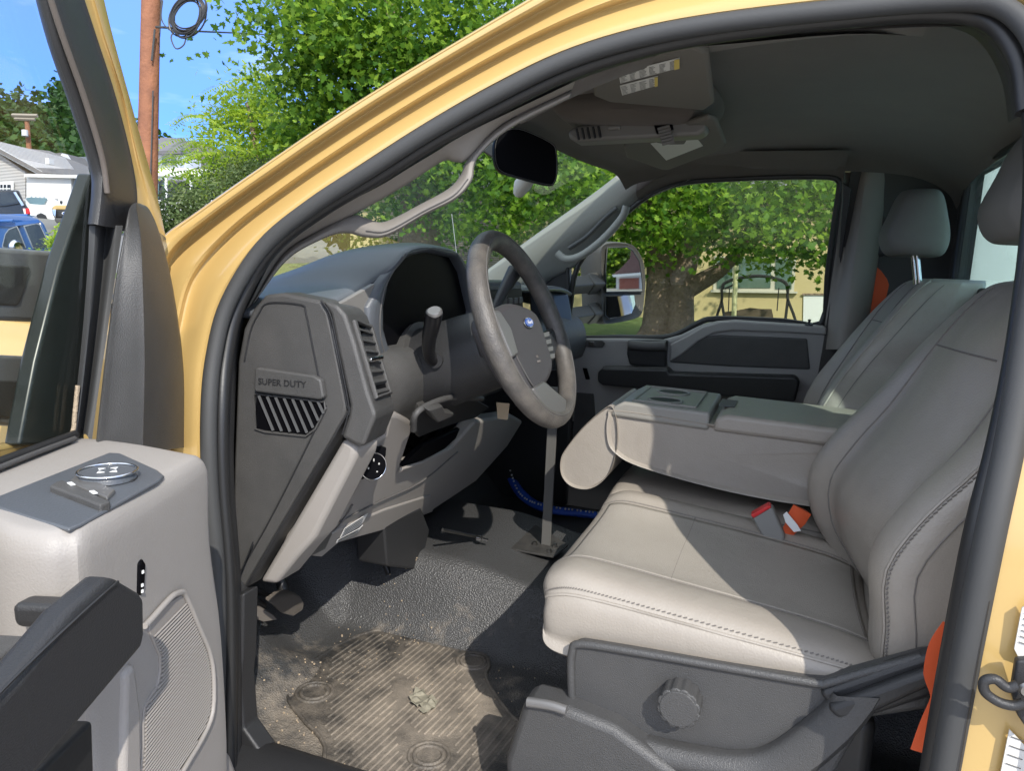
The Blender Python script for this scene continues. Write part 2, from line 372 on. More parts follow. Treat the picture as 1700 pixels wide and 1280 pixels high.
# ---- door opening seals
mid = lambda f: [(e[0]+(i[0]-e[0])*f, e[1]+(i[1]-e[1])*f) for e, i in zip(E_, I_)]
tube('door_seal', [AP(p, -.008) for p in mid(.22)], .0125, RUB2, TR, n=6, flat=1.0)
tube('door_seal', [AP(p, .018) for p in mid(.64)], .0115, RUB, TR, n=6)
G = [[AP(p, o) for p, o in zip(q, (.012, .03, .05, .085))] for q in zip(mid(.45), mid(.72), mid(.95), mid(1.08))]
grid('opening_trim', G, BLK, TR, nu=5, nv=3)
tube('trim_bead', [AP(p, .012) for p in mid(.50)], .0022, SILV, TR, n=6, seg=6)
# sill under the door opening
G = [[V3(x, y, z) for y, z in ((-.98, -.25), (-.96, -.14), (-.93, -.09), (-.86, -.065), (-.80, -.07), (-.79, -.11))] for x in (-.5, -.1, .3, .75)]
grid('sill_plate', G, BLK, TR, nu=2, nv=3)
# ---- A pillar inner trim, near side, and its grab handle
TP = [(410,512),(462,415),(515,370),(570,338),(604,322),(640,303),(680,278),(725,251),(750,235),(790,213),(850,184),(955,134)]
TA = [(416,508),(468,424),(524,386),(582,358),(606,345),(642,325),(682,301),(735,267),(757,268),(778,262),(835,205),(950,148)]
TB = [(416,508),(468,424),(524,386),(582,358),(611,364),(640,368),(700,338),(745,313),(765,290),(778,262),(835,205),(950,148)]
TC = [(424,500),(476,432),(532,398),(572,386),(606,393),(644,391),(706,356),(757,330),(783,300),(793,262),(845,214),(945,162)]
G = [[AP(a, .05), AP(((a[0]+b[0])/2, (a[1]+b[1])/2), .065), AP(b, .085), AP(b, .115)] for a, b in zip(TP, TA)]
grid('pillar_trim', G, PILR, TR, nu=5, nv=4)
G = [[AP(b, .12), AP(b, .088), AP(((b[0]*2+c[0])/3, (b[1]*2+c[1])/3), .078), AP(((b[0]+c[0]*2)/3, (b[1]+c[1]*2)/3), .078), AP(c, .088), AP(c, .14)] for b, c in zip(TB, TC)]
grid('grab_handle', G, PILR, TR, nu=5, nv=4)
tube('handle_seam', [AP(((b[0]+c[0]*2)/3, (b[1]+c[1]*2)/3), .0775) for b, c in zip(TB[4:9], TC[4:9])], .0011, SEAM, TR, n=5, seg=6)
# ---- headliner
def hrow(x0, xs, ze, zm, zc, ye=.685, ym=.60):
    return [V3(x0+xs, -ye, ze), V3(x0+xs*.8, -ym, zm), V3(x0+xs*.35, -.38, zc-.006), V3(x0, 0, zc), V3(x0+xs*.35, .38, zc-.006), V3(x0+xs*.8, ym, zm), V3(x0+xs, ye, ze)]
G = [hrow(-.17, .10, 1.045, 1.085, 1.098, .665, .58), hrow(-.12, .10, 1.07, 1.112, 1.128, .67, .59), hrow(.06, .06, 1.095, 1.135, 1.148), hrow(.24, .03, 1.10, 1.145, 1.160), hrow(.34, 0, 1.105, 1.155, 1.182), hrow(.60, 0, 1.105, 1.155, 1.186), hrow(.76, 0, 1.09, 1.13, 1.165), hrow(.86, -.01, 1.05, 1.085, 1.12), hrow(.895, -.01, 1.00, 1.05, 1.085)]
grid('headliner', G, HEAD, TR, nu=5, nv=5)
G = [[AP(p, o) for p, o in ((a, .06), (b, .12))]+[V3(x, -.675, z) if x < .6 else AP((b[0]-4, b[1]+6), .2)] for a, b, x, z in zip([(850,184),(955,134),(1070,97),(1205,69),(1400,46),(1540,38),(1632,70),(1675,200),(1700,330),(1715,480)], [(862,206),(962,156),(1075,112),(1205,82),(1400,58),(1535,54),(1610,95),(1650,210),(1690,330),(1712,480)], (-.02,.08,.2,.32,.5,.62,.72,.80,.86,.87), (1.07,1.09,1.1,1.1,1.105,1.105,1.085,1.02,.88,.7))]
grid('roof_rail', G[:6], HEAD, TR, nu=4, nv=3)
# ---- rear wall with its window
mb = MB()
for y0, y1, z0, z1 in ((-.90, -.605, -.1, 1.16), (.605, .90, -.1, 1.16), (-.605, .605, -.1, .78), (-.605, .605, 1.085, 1.16)):
    mb.box((.912, (y0+y1)/2, (z0+z1)/2), (.03, y1-y0, z1-z0))
mb.build('rear_wall', mat('dark_wall_carpet', (.06, .057, .054), .95, bump=600, bstr=.4, bdist=.001), TR, smooth=False)
# rounded pane set in front of the opening
def rr(c, w, h, r, n=5):
    o = []
    for sx, sz, a0 in ((1, 1, 0), (-1, 1, 90), (-1, -1, 180), (1, -1, 270)):
        for k in range(n+1):
            a = rad(a0+90*k/n); o.append((c[0]+sx*(w/2-r)+r*math.cos(a), c[1]+sz*(h/2-r)+r*math.sin(a)))
    return o
tube('rear_window_seal', [V3(.895, a, b) for a, b in rr((0, .933), 1.24, .325, .05)], .012, RUB, TR, n=1, closed=True)
prism('rear_window', [V3(.90, a, b) for a, b in rr((0, .933), 1.24, .325, .05)], (.004, 0, 0), GLR, TR, bevel=0)
# ---- passenger side
def PS(p, off=0.0):
    P = at(p[0], p[1], pl=((0, .85-off, .55), (0, 1, .22)))
    return P
win = [(950,556),(948,500),(960,440),(1005,385),(1060,336),(1100,313),(1145,301),(1220,296),(1300,293),(1375,293),(1392,300),(1394,312),(1384,380),(1374,460),(1364,536),(1300,533),(1190,529),(1160,536),(1130,552),(1100,560),(1030,560)]
tube('window_seal', [PS(p, .02) for p in win], .010, RUB, TR, n=3, closed=True)
prism('side_window', [PS(p) for p in crv(np.array(win, float), 2, True)], (0, .004, 0), GLF, TR, bevel=0)
# roof rail above the far window
wt = [(1060,336),(1100,313),(1145,301),(1220,296),(1300,293),(1375,293),(1400,300)]
G = []
for p in wt:
    a = PS(p, .02); G.append([a, a+V3(0, -.02, .012), a+V3(0, -.05, .03), V3(a[0], .68, 1.11), V3(a[0], .58, 1.15)])
grid('roof_rail', G, HEAD, TR, nu=3, nv=3)
# far A pillar
ws_ = [(1065,268),(1036,286),(985,325),(900,385),(815,447),(775,480)]
mm_ = [(1085,285),(1060,308),(1006,352),(930,398),(850,455),(820,490)]
m2_ = [(1110,300),(1075,322),(1025,366),(955,414),(880,466),(860,500)]
wi_ = [(1145,298),(1060,336),(1005,385),(955,440),(905,470),(900,510)]
wsm = [at(a[0], a[1], Y=.70) for a in ws_]
G = [[w+V3(-.03, .05, 0), w, at(b[0], b[1], Y=.70), at(c[0], c[1], Y=.735), PS(d, .03), PS(d, .0)] for w, b, c, d in zip(wsm, mm_, m2_, wi_)]
PILC = mat('blue_grey_pillar', (.22, .22, .20), .5, bump=500, bstr=.25, bdist=.0006)
grid('pillar_trim', G, PILC, TR, nu=4, nv=4)
gh = [(945,415),(935,425),(950,428),(985,405),(1020,370),(1040,345),(1030,348),(1000,368),(960,395)]
hs = mat('handle_recess', (.06, .062, .062), .6)
tube('grab_handle', ats([(925,420),(940,430),(965,424),(1000,398),(1032,362),(1040,342)], Y=.665), .013, PILC, TR, n=5)
tube('handle_recess', ats([(945,412),(975,392),(1005,362),(1025,345)], Y=.698), .014, hs, TR, n=5, flat=.6)
# sail triangle in front of the far window
prism('window_corner', [PS(p, .02) for p in [(905,462),(945,435),(948,560),(915,560),(890,520)]], (0, .03, 0), BLK, TR, bevel=.004)
tube('division_bar', [PS(p, .03) for p in [(942,440),(944,500),(946,560)]], .007, BLK, TR, n=1)
# far B pillar
G = [[PS(a, .0), PS(a, .03), at(b[0], b[1], Y=.76), at(c[0], c[1], Y=.71), at(d[0], d[1], Y=.74), at(d[0]+10, d[1], Y=.84)] for a, b, c, d in (((1398,285),(1412,285),(1440,285),(1480,285)), ((1398,330),(1412,330),(1432,330),(1470,330)), ((1388,420),(1402,420),(1420,420),(1455,420)), ((1372,520),(1386,520),(1404,520),(1440,520)), ((1365,580),(1378,580),(1395,580),(1430,580)))]
grid('pillar_trim', G, PILR, TR, nu=3, nv=4)
prism('window_channel', [PS(p, .025) for p in [(1396,300),(1414,312),(1402,400),(1386,500),(1376,556),(1362,556),(1368,500),(1384,400),(1392,330)]], (0, .02, 0), BLK, TR, bevel=.003)
prism('pillar_lower_trim', [PS(p, .05) for p in [(1376,545),(1445,545),(1440,700),(1370,700)]], (0, .06, 0), DRK, TR, bevel=.006)
prism('side_lining', [V3(.55, .80, -.1), V3(.92, .80, -.1), V3(.92, .80, .7), V3(.90, .72, 1.12), V3(.60, .72, 1.12), V3(.58, .80, .65)], (0, .03, 0), bpy.data.materials['dark_wall_carpet'], TR, bevel=0, smooth=False)
# seat belt beside the far seat
tube('seat_belt', [at(1470,412,Y=.775), at(1464,445,Y=.77), at(1455,490,Y=.765), at(1440,540,Y=.76), at(1425,600,Y=.75)], .028, ORG, TR, n=4, flat=.06, updir=(0, -1, .2), seg=8)
lathe('belt_anchor', [(0, 0), (.024, 0), (.024, .02), (.015, .028), (0, .028)], tuple(at(1464,414,Y=.78)), (-.3, -1, 0), BLK, TR, seg=16, bevel=.002)
# far door panel
dpn = prism('door', [PS(p, .05) for p in [(925,562),(1040,562),(1100,564),(1130,556),(1160,541),(1190,533),(1220,531),(1300,536),(1372,541),(1380,620),(1376,690),(1150,700),(925,700)]], (0, .10, 0), GRYL, TR, bevel=.012)
tag(dpn, 'far door of the truck, closed')
prism('lower_door_panel', [PS(p, .03) for p in [(900,690),(1150,690),(1380,685),(1380,900),(1150,950),(880,950)]], (0, .08, 0), RUB, dpn, bevel=.004)
prism('window_sill', [PS(p, .062) for p in [(1112,572),(1140,558),(1165,543),(1192,535),(1220,533),(1300,538),(1372,543),(1372,556),(1300,552),(1215,549),(1185,553),(1160,566),(1130,590),(1112,600)]], (0, .03, 0), GRYL, dpn, bevel=.006)
prism('door_pocket', [PS(p, .056) for p in [(1112,585),(1135,572),(1165,560),(1195,556),(1340,562),(1345,614),(1200,608),(1112,602)]], (0, .02, 0), DRK, dpn, bevel=.006)
prism('black_insert', [PS(p, .075) for p in [(1042,564),(1108,565),(1106,588),(1106,612),(1045,606),(1040,588)]], (0, .04, 0), BLK, dpn, bevel=.008)
tube('insert_roll', [PS(p, .08) for p in [(1044,572),(1075,575),(1106,574)]], .017, DRK, dpn, n=2)
prism('armrest', [PS(p, .13) for p in [(992,618),(1000,611),(1108,613),(1112,620),(1320,626),(1328,634),(1320,668),(1108,650),(1000,640),(992,634)]], (0, .08, 0), BLK, dpn, bevel=.01)
prism('armrest_top', [PS(p, .12) for p in [(1000,609),(1108,611),(1112,619),(1112,623),(1000,616)]], (0, .05, 0), DRK, dpn, bevel=.004)
sw = prism('window_switch', [PS(p, .058) for p in [(966,564),(1000,565),(1004,571),(1000,577),(964,576),(962,570)]], (0, .02, 0), DRK, dpn, bevel=.003)
prism('switch_lever', [PS(p, .066) for p in [(978,567),(986,567),(986,575),(978,574)]], (0, .02, 0), CHR, sw, bevel=.001)
prism('lock_switch', [PS(p, .058) for p in [(967,611),(974,612),(979,630),(972,630)]], (0, .02, 0), SCR, dpn, bevel=.002)
lathe('lock_pin', [(0, 0), (.012, 0), (.012, .004), (.004, .006), (.004, .014), (.006, .018), (0, .02)], PS((1343, 540), .05), (0, 0, 1), BLK, dpn, seg=12)
prism('speaker_cover', [PS(p, .058) for p in [(955,652),(985,654),(988,690),(980,740),(950,735)]], (0, .02, 0), DRK, dpn, bevel=.004)
# far mirror
mh = [(1000,404),(1012,402),(1040,404),(1052,409),(1064,428),(1069,460),(1066,500),(1062,524),(1045,532),(1010,537),(990,534),(984,520),(978,470),(980,440),(988,414)]
G = []
mc = np.mean(mh, 0)
Pm = [at(p[0], p[1], Y=1.16) for p in mh]; cm = np.mean(Pm, 0)
mnorm = np.array([.80, -.60, 0.0]); mnorm /= np.linalg.norm(mnorm)
mout = [(998,410),(1012,403),(1040,404),(1053,410),(1065,430),(1070,460),(1068,500),(1063,522),(1046,531),(1012,537),(1000,532),(998,500),(997,460),(996,430)]
mpl = (cm, mnorm)
R0 = [at(p[0], p[1], pl=mpl) for p in mout]
cc = np.mean(R0, 0)
rings = []
for t, s in ((0.0, .93), (.006, .99), (0, 1.0), (-.03, 1.03), (-.08, .97), (-.12, .80), (-.14, .45)):
    rings.append([cc+(p-cc)*s+mnorm*t+V3(-.02*abs(t)*8, 0, 0) for p in R0])
HSG = mat('mirror_housing', (.085, .078, .075), .5, bump=500, bstr=.3, bdist=.0006)
mir, _ = grid('door_mirror', rings, HSG, TR, nu=3, nv=4, cv=True, caps=True)
g1 = [(1008,411),(1040,410),(1050,416),(1061,434),(1065,462),(1066,484),(1006,485),(1005,450)]
g2 = [(1005,491),(1052,490),(1054,505),(1048,520),(1012,530),(1004,524)]
prism('mirror_glass', [at(p[0], p[1], pl=(cc+mnorm*.009, mnorm)) for p in g1], mnorm*.003, MIR, mir, bevel=0)
n2 = mnorm+V3(-.22, .0, 0.03); n2 /= np.linalg.norm(n2)
q2 = [at(p[0], p[1], pl=(cc+mnorm*.012, n2)) for p in g2]
prism('mirror_glass', q2, n2*.003, MIR, mir, bevel=0)
tube('mirror_bezel', [at(p[0], p[1], pl=(cc+mnorm*.010, mnorm)) for p in g1], .0035, BLK, mir, n=1, closed=True)
tube('mirror_bezel', [at(p[0], p[1], pl=(cc+mnorm*.014, mnorm)) for p in g2], .0035, BLK, mir, n=1, closed=True)
for a, b in (((930,476),(994,470)), ((940,527),(990,519))):
    A, B = at(*a, Y=.92), at(*b, Y=1.12)
    mb = MB(); mb.tube([A, A+(B-A)*.75], .034, seg=4, flat=1.1, updir=(0, 0, 1)); mb.tube([A+(B-A)*.7, B], .040, seg=4, flat=1.1, updir=(0, 0, 1))
    mb.build('mirror_arm', HSG, mir, bevel=.006)
# ---- windshield
wy = (-.74, -.62, -.3, 0, .3, .62, .70)
G = []
for t in (0, .33, .66, 1):
    G.append([V3((-.08-.09*(1-(y/.74)**2))*(1-t)+(-.58-.22*(1-(y/.74)**2))*t, y*(1+.10*t), (1.075+.025*(1-(y/.74)**2))*(1-t)+.70*t) for y in wy])
grid('windshield', G, GLW, TR, nu=3, nv=3)
tube('aerial', [at(762,455,Y=1.0), at(750,355,Y=1.02)], .0016, STEEL, TR, n=1)
# ---- interior mirror
md = at(874,262,D=1.72); mn = np.array([.62, -.78, .0]); mn /= np.linalg.norm(mn)
mo = [(828,222),(845,213),(868,214),(915,236),(924,252),(925,285),(921,303),(909,308),(862,296),(830,285),(821,268),(820,240)]
R0 = [at(p[0], p[1], pl=(md, mn)) for p in mo]; cc2 = np.mean(R0, 0)
rings = [[cc2+(p-cc2)*s+mn*t for p in R0] for t, s in ((.002, .94), (.004, .985), (0, 1.0), (-.012, 1.0), (-.022, .9), (-.028, .5))]
rv, _ = grid('interior_mirror', rings, SCR, TR, nu=2, nv=4, cv=True, caps=True)
prism('mirror_glass', [cc2+(p-cc2)*.93+mn*.004 for p in crv(np.array(R0), 3, True)], mn*.002, SCR, rv, bevel=0)
tube('mirror_rim', [cc2+(p-cc2)*.97+mn*.002 for p in R0], .0016, SILV, rv, n=4, closed=True)
tube('mirror_stem', [at(880,290,D=1.76), at(868,306,D=1.85), at(862,318,D=1.95)], [.02, .022, .016], PAPER, rv, n=3)
mb = MB(); mb.box(at(812,245,D=1.78), (.05, .03, .03), Matrix.Rotation(.5, 3, 'Y')); mb.box(at(818,225,D=1.80), (.06, .02, .012), Matrix.Rotation(.3, 3, 'Y')); mb.build('mirror_cable_box', BLK, rv, bevel=.004)
# ---- overhead console, sun visors
G = []
for y, w in ((-.25, .3), (-.22, .9), (-.12, 1), (-.0, 1), (.04, .9), (.055, .3)):
    c = V3(.105, y, 1.118); G.append([c+V3(a*w, 0, b*w) for a, b in ((-.16, .03), (-.155, -.005), (-.10, -.028), (0, -.036), (.12, -.036), (.155, -.018), (.165, .0), (.17, .05), (0, .06))])
oc, _ = grid('overhead_console', [[g for g in r] for r in G], HEAD, TR, nu=3, nv=4, cv=True, caps=True)
OCP = mat('console_grey', (.15, .14, .125), .5, bump=500, bstr=.2, bdist=.0006)
bar = ats([(945,212),(960,212),(1165,188),(1174,196),(1170,222),(1160,228),(950,238),(940,228)], Y=-.14)
bar = [V3(p[0], -.235, p[2]) for p in bar]
prism('console_face', ats([(943,216),(958,208),(1162,183),(1174,190),(1172,216),(1158,224),(955,235),(943,228)], Y=-.20), (0, .06, 0), OCP, oc, bevel=.008)
mb = MB()
for k in range(5):
    a = at(957+9*k, 213-k, Y=-.205); mb.tube([a, at(961+9*k, 232-k, Y=-.207)], .0028, seg=6)
mb.build('lamp_louvre', BLK, oc)
mb = MB()
for k in range(6):
    mb.tube(ats([(1092+1.5*k, 214+5*k), (1112+1.5*k, 209+5*k)], Y=-.215), .0035, seg=6)
mb.build('clip', PAPER if False else OCP, oc)
prism('console_hatch', ats([(1085,206),(1115,203),(1118,214),(1090,222)], Y=-.206), (0, .01, 0), SCR, oc, bevel=.001)
tube('console_button', ats([(1010,212),(1030,210)], Y=-.20), .006, OCP, oc, n=1)
def plate3(name, pts, mt, parent, thick=.012, bv=.006, **k): return prism(name, pts, (0, 0, thick), mt, parent, bevel=bv, **k)
# far visor lies across the header with a label, near visor carries two labels
pv = plate3('sun_visor', ats([(1035,245),(1060,232),(1175,196),(1190,200),(1206,240),(1196,250),(1112,282),(1098,282),(1040,262)], Z=1.082), mat('visor_cloth', (.13, .12, .105), .9, bump=900, bstr=.4, bdist=.0008), TR)
lb = prism('visor_label', ats([(1080,238),(1152,223),(1167,242),(1106,266)], Z=1.0808), (0, 0, .001), PAPER, pv, bevel=0)
nv_ = prism('sun_visor', ats([(985,128),(1000,108),(1150,78),(1176,88),(1186,172),(1170,184),(1010,170),(985,160)], Z=1.094), (0, 0, .014), bpy.data.materials['visor_cloth'], TR, bevel=.007)
for q, ncol in (([(1027,122),(1128,96),(1128,112),(1030,138)], 6), ([(1029,142),(1092,126),(1092,141),(1033,158)], 4)):
    A = ats(q, Z=1.0915); lb2 = prism('warning_label', A, (0, 0, .001), PAPER, nv_, bevel=0)
    A = [a-V3(0, 0, .001) for a in A]
    mb = MB()
    for c_ in range(ncol):
        for l_ in range(7):
            f0, f1 = (c_+.12)/ncol, (c_+.5+.35*RNG.random())/ncol; g = (l_+.8)/8
            pa = (A[0]*(1-f0)+A[1]*f0)*(1-g)+(A[3]*(1-f0)+A[2]*f0)*g; pb = (A[0]*(1-f1)+A[1]*f1)*(1-g)+(A[3]*(1-f1)+A[2]*f1)*g
            mb.tube([pa, pb], .00032, seg=4)
    mb.build('printed_lines', INK, lb2, smooth=False)
    f0 = .92; e = [A[0]*(1-f0)+A[1]*f0, A[1], A[2], A[3]*(1-f0)+A[2]*f0]
    prism('yellow_strip', [x-V3(0, 0, .0004) for x in e], (0, 0, .0003), YLAB, lb2, bevel=0)
# ============================================================ FLOOR
def ss(a, b, x): t = np.clip((x-a)/(b-a), 0, 1); return t*t*(3-2*t)
xs = np.linspace(-.95, .95, 96); ys = np.linspace(-.83, .84, 84)
def fz(x, y):
    z = -.10+.14*ss(-.33, -.22, y)*(1-ss(.18, .30, y))
    z += .04*ss(-.35, -.25, y)*(1-ss(.2, .3, y))*ss(.02, -.25, x)
    z += .42*np.clip((-.50-x)/.40, 0, 1)
    z += .03*ss(-.76, -.82, y)
    z += .06*ss(-.38, -.5, x)*ss(-.45, -.6, y)
    return z
vs = [(x, y, float(fz(x, y))) for x in xs for y in ys]; ny = len(ys)
fs = [(i*ny+j, i*ny+j+1, (i+1)*ny+j+1, (i+1)*ny+j) for i in range(len(xs)-1) for j in range(ny-1)]
def dirty(name, base, rough, pebble, cx, cy, ext, lo, hi, bstr, bd):
    m = mat(name, base, rough, bump=pebble, bstr=bstr, bdist=bd, kind='voronoi' if 'floor' in name else 'noise'); t = m.node_tree; b = t.nodes['Principled BSDF']
    for nn in t.nodes:
        if nn.type == 'TEX_NOISE': nn.inputs['Detail'].default_value = 1
    tcn = t.nodes.new('ShaderNodeTexCoord'); mpn = t.nodes.new('ShaderNodeMapping')
    mpn.inputs['Location'].default_value = (-cx, -cy, 0)
    gr = t.nodes.new('ShaderNodeVectorMath'); gr.operation = 'LENGTH'
    mr = t.nodes.new('ShaderNodeMapRange'); mr.inputs['From Min'].default_value = 0; mr.inputs['From Max'].default_value = ext; mr.inputs['To Min'].default_value = .30; mr.inputs['To Max'].default_value = -.22
    n = t.nodes.new('ShaderNodeTexNoise'); n.inputs['Scale'].default_value = 14; n.inputs['Detail'].default_value = 9; n.inputs['Roughness'].default_value = .75
    ad = t.nodes.new('ShaderNodeMath'); ad.operation = 'ADD'
    r = t.nodes.new('ShaderNodeValToRGB'); r.color_ramp.elements[0].position = lo; r.color_ramp.elements[1].position = hi
    mx = t.nodes.new('ShaderNodeMixRGB'); mx.inputs[1].default_value = tuple(base)+(1,); mx.inputs[2].default_value = (.36, .305, .24, 1)
    K = t.links.new
    K(tcn.outputs['Object'], mpn.inputs[0]); K(mpn.outputs[0], gr.inputs[0]); K(gr.outputs['Value'], mr.inputs[0]); K(tcn.outputs['Object'], n.inputs[0])
    K(mr.outputs[0], ad.inputs[0]); K(n.outputs[0], ad.inputs[1]); K(ad.outputs[0], r.inputs[0]); K(r.outputs[0], mx.inputs[0]); K(mx.outputs[0], b.inputs['Base Color'])
    mr2 = t.nodes.new('ShaderNodeMapRange'); mr2.inputs['To Min'].default_value = rough; mr2.inputs['To Max'].default_value = .85
    K(r.outputs[0], mr2.inputs[0]); K(mr2.outputs[0], b.inputs['Roughness'])
    return m
FLM = dirty('black_vinyl_floor', (.058, .058, .058), .38, 300, -.20, -.62, .42, .42, .82, .8, .0022)
RBM = dirty('dusty_rib', (.055, .052, .048), .6, 330, -.12, -.55, .44, .34, .80, .7, .0015)
MTM = dirty('rubber_mat', (.033, .032, .031), .45, 330, -.12, -.55, .42, .36, .92, .9, .0022)
mk('cab_floor', vs, fs, FLM, TR)
# front bulkhead behind the pedals
prism('bulkhead', [V3(-.70, -.86, -.12), V3(-.70, .86, -.12), V3(-.70, .86, .7), V3(-.70, -.86, .7)], (-.02, 0, 0), RUB, TR, bevel=0, smooth=False)
prism('kick_panel', [V3(-.42, -.80, -.1), V3(-.42, -.80, .35), V3(-.70, -.80, .4), V3(-.70, -.80, -.1)], (0, -.03, 0), BLK, TR, bevel=.01)
prism('kick_panel', [V3(-.25, .82, -.1), V3(-.25, .82, .52), V3(-.70, .82, .6), V3(-.70, .82, -.1)], (0, .03, 0), RUB, TR, bevel=.01)
# ============================================================ SEATS
def seat(yc, far):
    nm = 'seat'
    lo = [(-.245,.165),(-.262,.195),(-.268,.235),(-.262,.268),(-.238,.298),(-.200,.303),(-.165,.290),(-.10,.279),(0,.276),(.10,.279),(.165,.290),(.200,.303),(.238,.298),(.262,.268),(.268,.235),(.262,.195),(.245,.165),(0,.15)]
    G = []
    for x, s, w in ((.122,.20,.80),(.125,.55,.93),(.138,.85,.985),(.175,1,1),(.24,1,1),(.33,1,1),(.43,1,1),(.53,.97,.99),(.60,.9,.985),(.645,.7,.95),(.66,.3,.85)):
        sh = -.10*(x-.2); row = []
        for dy, z in lo:
            zz = .232+(z-.232)*s; top_ = np.clip((z-.17)/.12, 0, 1)
            zz += sh*top_+.05*(x-.2)*(1-top_)
            if x < .19: zz -= (.19-x)*.35*top_*.6
            ex = 0 if far else float(ss(-.14, -.26, dy))
            row.append(V3(x+(.010 if abs(dy) > .24 else 0)-.012*math.cos(dy*5)+.012*ex, yc+dy*w-.055*ex, zz+.014*ex))
        G.append(row)
    cu, S = grid(nm, G, VIN, TR, nu=6, nv=5, cv=True, caps=True)
    tag(cu, 'grey vinyl seat at the far door, in shade' if far else 'grey vinyl seat nearest the camera, half in sunlight')
    def onS(S_, pts, lift=.0006):     # follow the surface by (station, loop) parameters
        o = []
        for i, j in pts:
            i0 = int(min(max(i, 0), S_.shape[0]-1.001)); fi = i-i0; J = S_.shape[1]; j0 = int(j) % J; fj = j-int(j)
            o.append((S_[i0, j0]*(1-fj)+S_[i0, (j0+1) % J]*fj)*(1-fi)+(S_[i0+1, j0]*(1-fj)+S_[i0+1, (j0+1) % J]*fj)*fi)
        return np.array(o)
    # perforated centre insert: same surface, 1 mm proud
    ins = S[14:54, 30:51]+V3(0, 0, .0012)
    U, V = ins.shape[:2]
    mk('seat_insert', ins.reshape(-1, 3).tolist(), [(i*V+j, i*V+j+1, (i+1)*V+j+1, (i+1)*V+j) for i in range(U-1) for j in range(V-1)], VIN2, cu, solid=.002)
    for jj in (29.6, 51.0): tube('piping', onS(S, [(i, jj) for i in range(10, 58, 2)]), .0016, STI, cu, n=1, seg=6)
    for ii in (30, 52): tube('piping', onS(S, [(ii, j) for j in range(30, 52)]), .0014, STI, cu, n=1, seg=6)
    for jj in (15.5, 65.0): tube('piping', onS(S, [(i, jj) for i in range(9, 58, 2)]), .0026, VIN, cu, n=1, seg=6)
    if not far:
        st_ = MB(); q = onS(S, [(i, 16.7) for i in np.arange(9, 57, .5)])
        c_ = np.array([.3, yc, .2]); 
        for a, b in zip(q[:-1], q[1:]):
            o_ = V3(0, -.0012, .0008); st_.tube([a+(b-a)*.15+o_, a+(b-a)*.75+o_+V3(0, 0, .002)], .0009, seg=5)
        st_.build('stitching', STI, cu)
    # backrest
    zs = (.195,.215,.26,.32,.40,.48,.56,.65,.73,.785,.80); xb = (.66,.615,.58,.545,.535,.572,.630,.688,.742,.788,.825)
    wd = (.80,.92,.985,1,1,1,.985,.94,.83,.70,.50); G = []
    for z, x, w in zip(zs, xb, wd):
        if far: x -= .03*float(ss(.35, .6, z))
        dep = .052 if z < .5 else max(.012, .052-.16*(z-.5)); bk = .775+.22*(z-.2) if z > .22 else .74
        tp = 1 if z < .79 else 0
        L_ = [(x+.075, -.262), (x+.022, -.258), (x+.002, -.232), (x+.006, -.195), (x+dep-.008, -.15), (x+dep, -.07), (x+dep+.004, 0), (x+dep, .07), (x+dep-.008, .15), (x+.006, .195), (x+.002, .232), (x+.022, .258), (x+.075, .262), (bk-.05, .255), (bk, .2), (bk+.01, 0), (bk, -.2), (bk-.05, -.255)]
        if z >= .79: L_ = [(max(a, x), b) for a, b in L_]
        nb = (0 if far else 1)*float((.03+.045*ss(.22, .34, z))*(1-ss(.62, .78, z)))
        L_ = [(a+nb*float(ss(.05, -.24, b)) if a < bk-.06 else a, b) for a, b in L_]
        G.append([V3(a, yc+b*w*(.80 if far and b < 0 and z > .5 else 1)-(0 if far else .045*float(ss(-.14, -.26, b))), z) for a, b in L_])
    bo, B = grid('backrest', G, VIN, cu, nu=6, nv=5, cv=True, caps=True)
    for j in (19.0, 41.0): tube('piping', onS(B, [(i, j) for i in range(6, 56, 2)])-V3(.0008, 0, 0), .0015, STI, bo, n=1, seg=6) if False else tube('piping', onS(B, [(i, j) for i in range(6, 56, 2)])-V3(.0008, 0, 0), .0015, STI, cu, n=1, seg=6)
    for i in (44,): tube('piping', onS(B, [(i, j) for j in range(22, 42)])-V3(.0008, 0, 0), .0014, STI, cu, n=1, seg=6)
    tube('piping', onS(B, [(i, 6.5) for i in range(4, 58, 2)])+V3(-.001, -.001, 0), .0022, VIN, cu, n=1, seg=6)
    tube('piping', onS(B, [(i, 2.2) for i in range(4, 56, 2)])+V3(0, -.001, 0), .0010, STI, cu, n=1, seg=6)
    if not far:
        st_ = MB(); q = onS(B, [(i, 5.9) for i in np.arange(4, 56, .5)])
        for a, b in zip(q[:-1], q[1:]): st_.tube([a+(b-a)*.15+V3(-.001, -.0014, 0), a+(b-a)*.75+V3(.0015, -.0014, 0)], .0012, seg=5)
        st_.build('stitching', STI, cu)
    # headrest
    rows = []; hx = 0 if far else .068
    for z, x0, x1, w in ((.858,.72,.79,.55), (.856,.70,.81,.85), (.875,.683,.82,1.0), (.91,.675,.822,1.0), (.96,.690,.812,.94), (1.0,.703,.802,.84), (1.018,.715,.792,.66), (1.022,.735,.78,.3)):
        rows.append([V3(a+hx, yc+b*w, z) for a, b in ((x0+.012, -.11), (x0, -.07), (x0-.006, 0), (x0, .07), (x0+.012, .11), ((x0+x1)/2, .13), (x1-.01, .11), (x1, 0), (x1-.01, -.11), ((x0+x1)/2, -.13))])
    grid('headrest', rows, HRM, cu, nu=4, nv=4, cv=True, caps=True)
    for dy in (-.055, .055): tube('headrest_post', [V3(.755+hx, yc+dy*.55, .88), V3(.775+hx*.5, yc+dy*.55, .78)], .0065, CHR, cu, n=1)
    return cu
S1 = seat(-.42, False)
S2 = seat(.42, True)
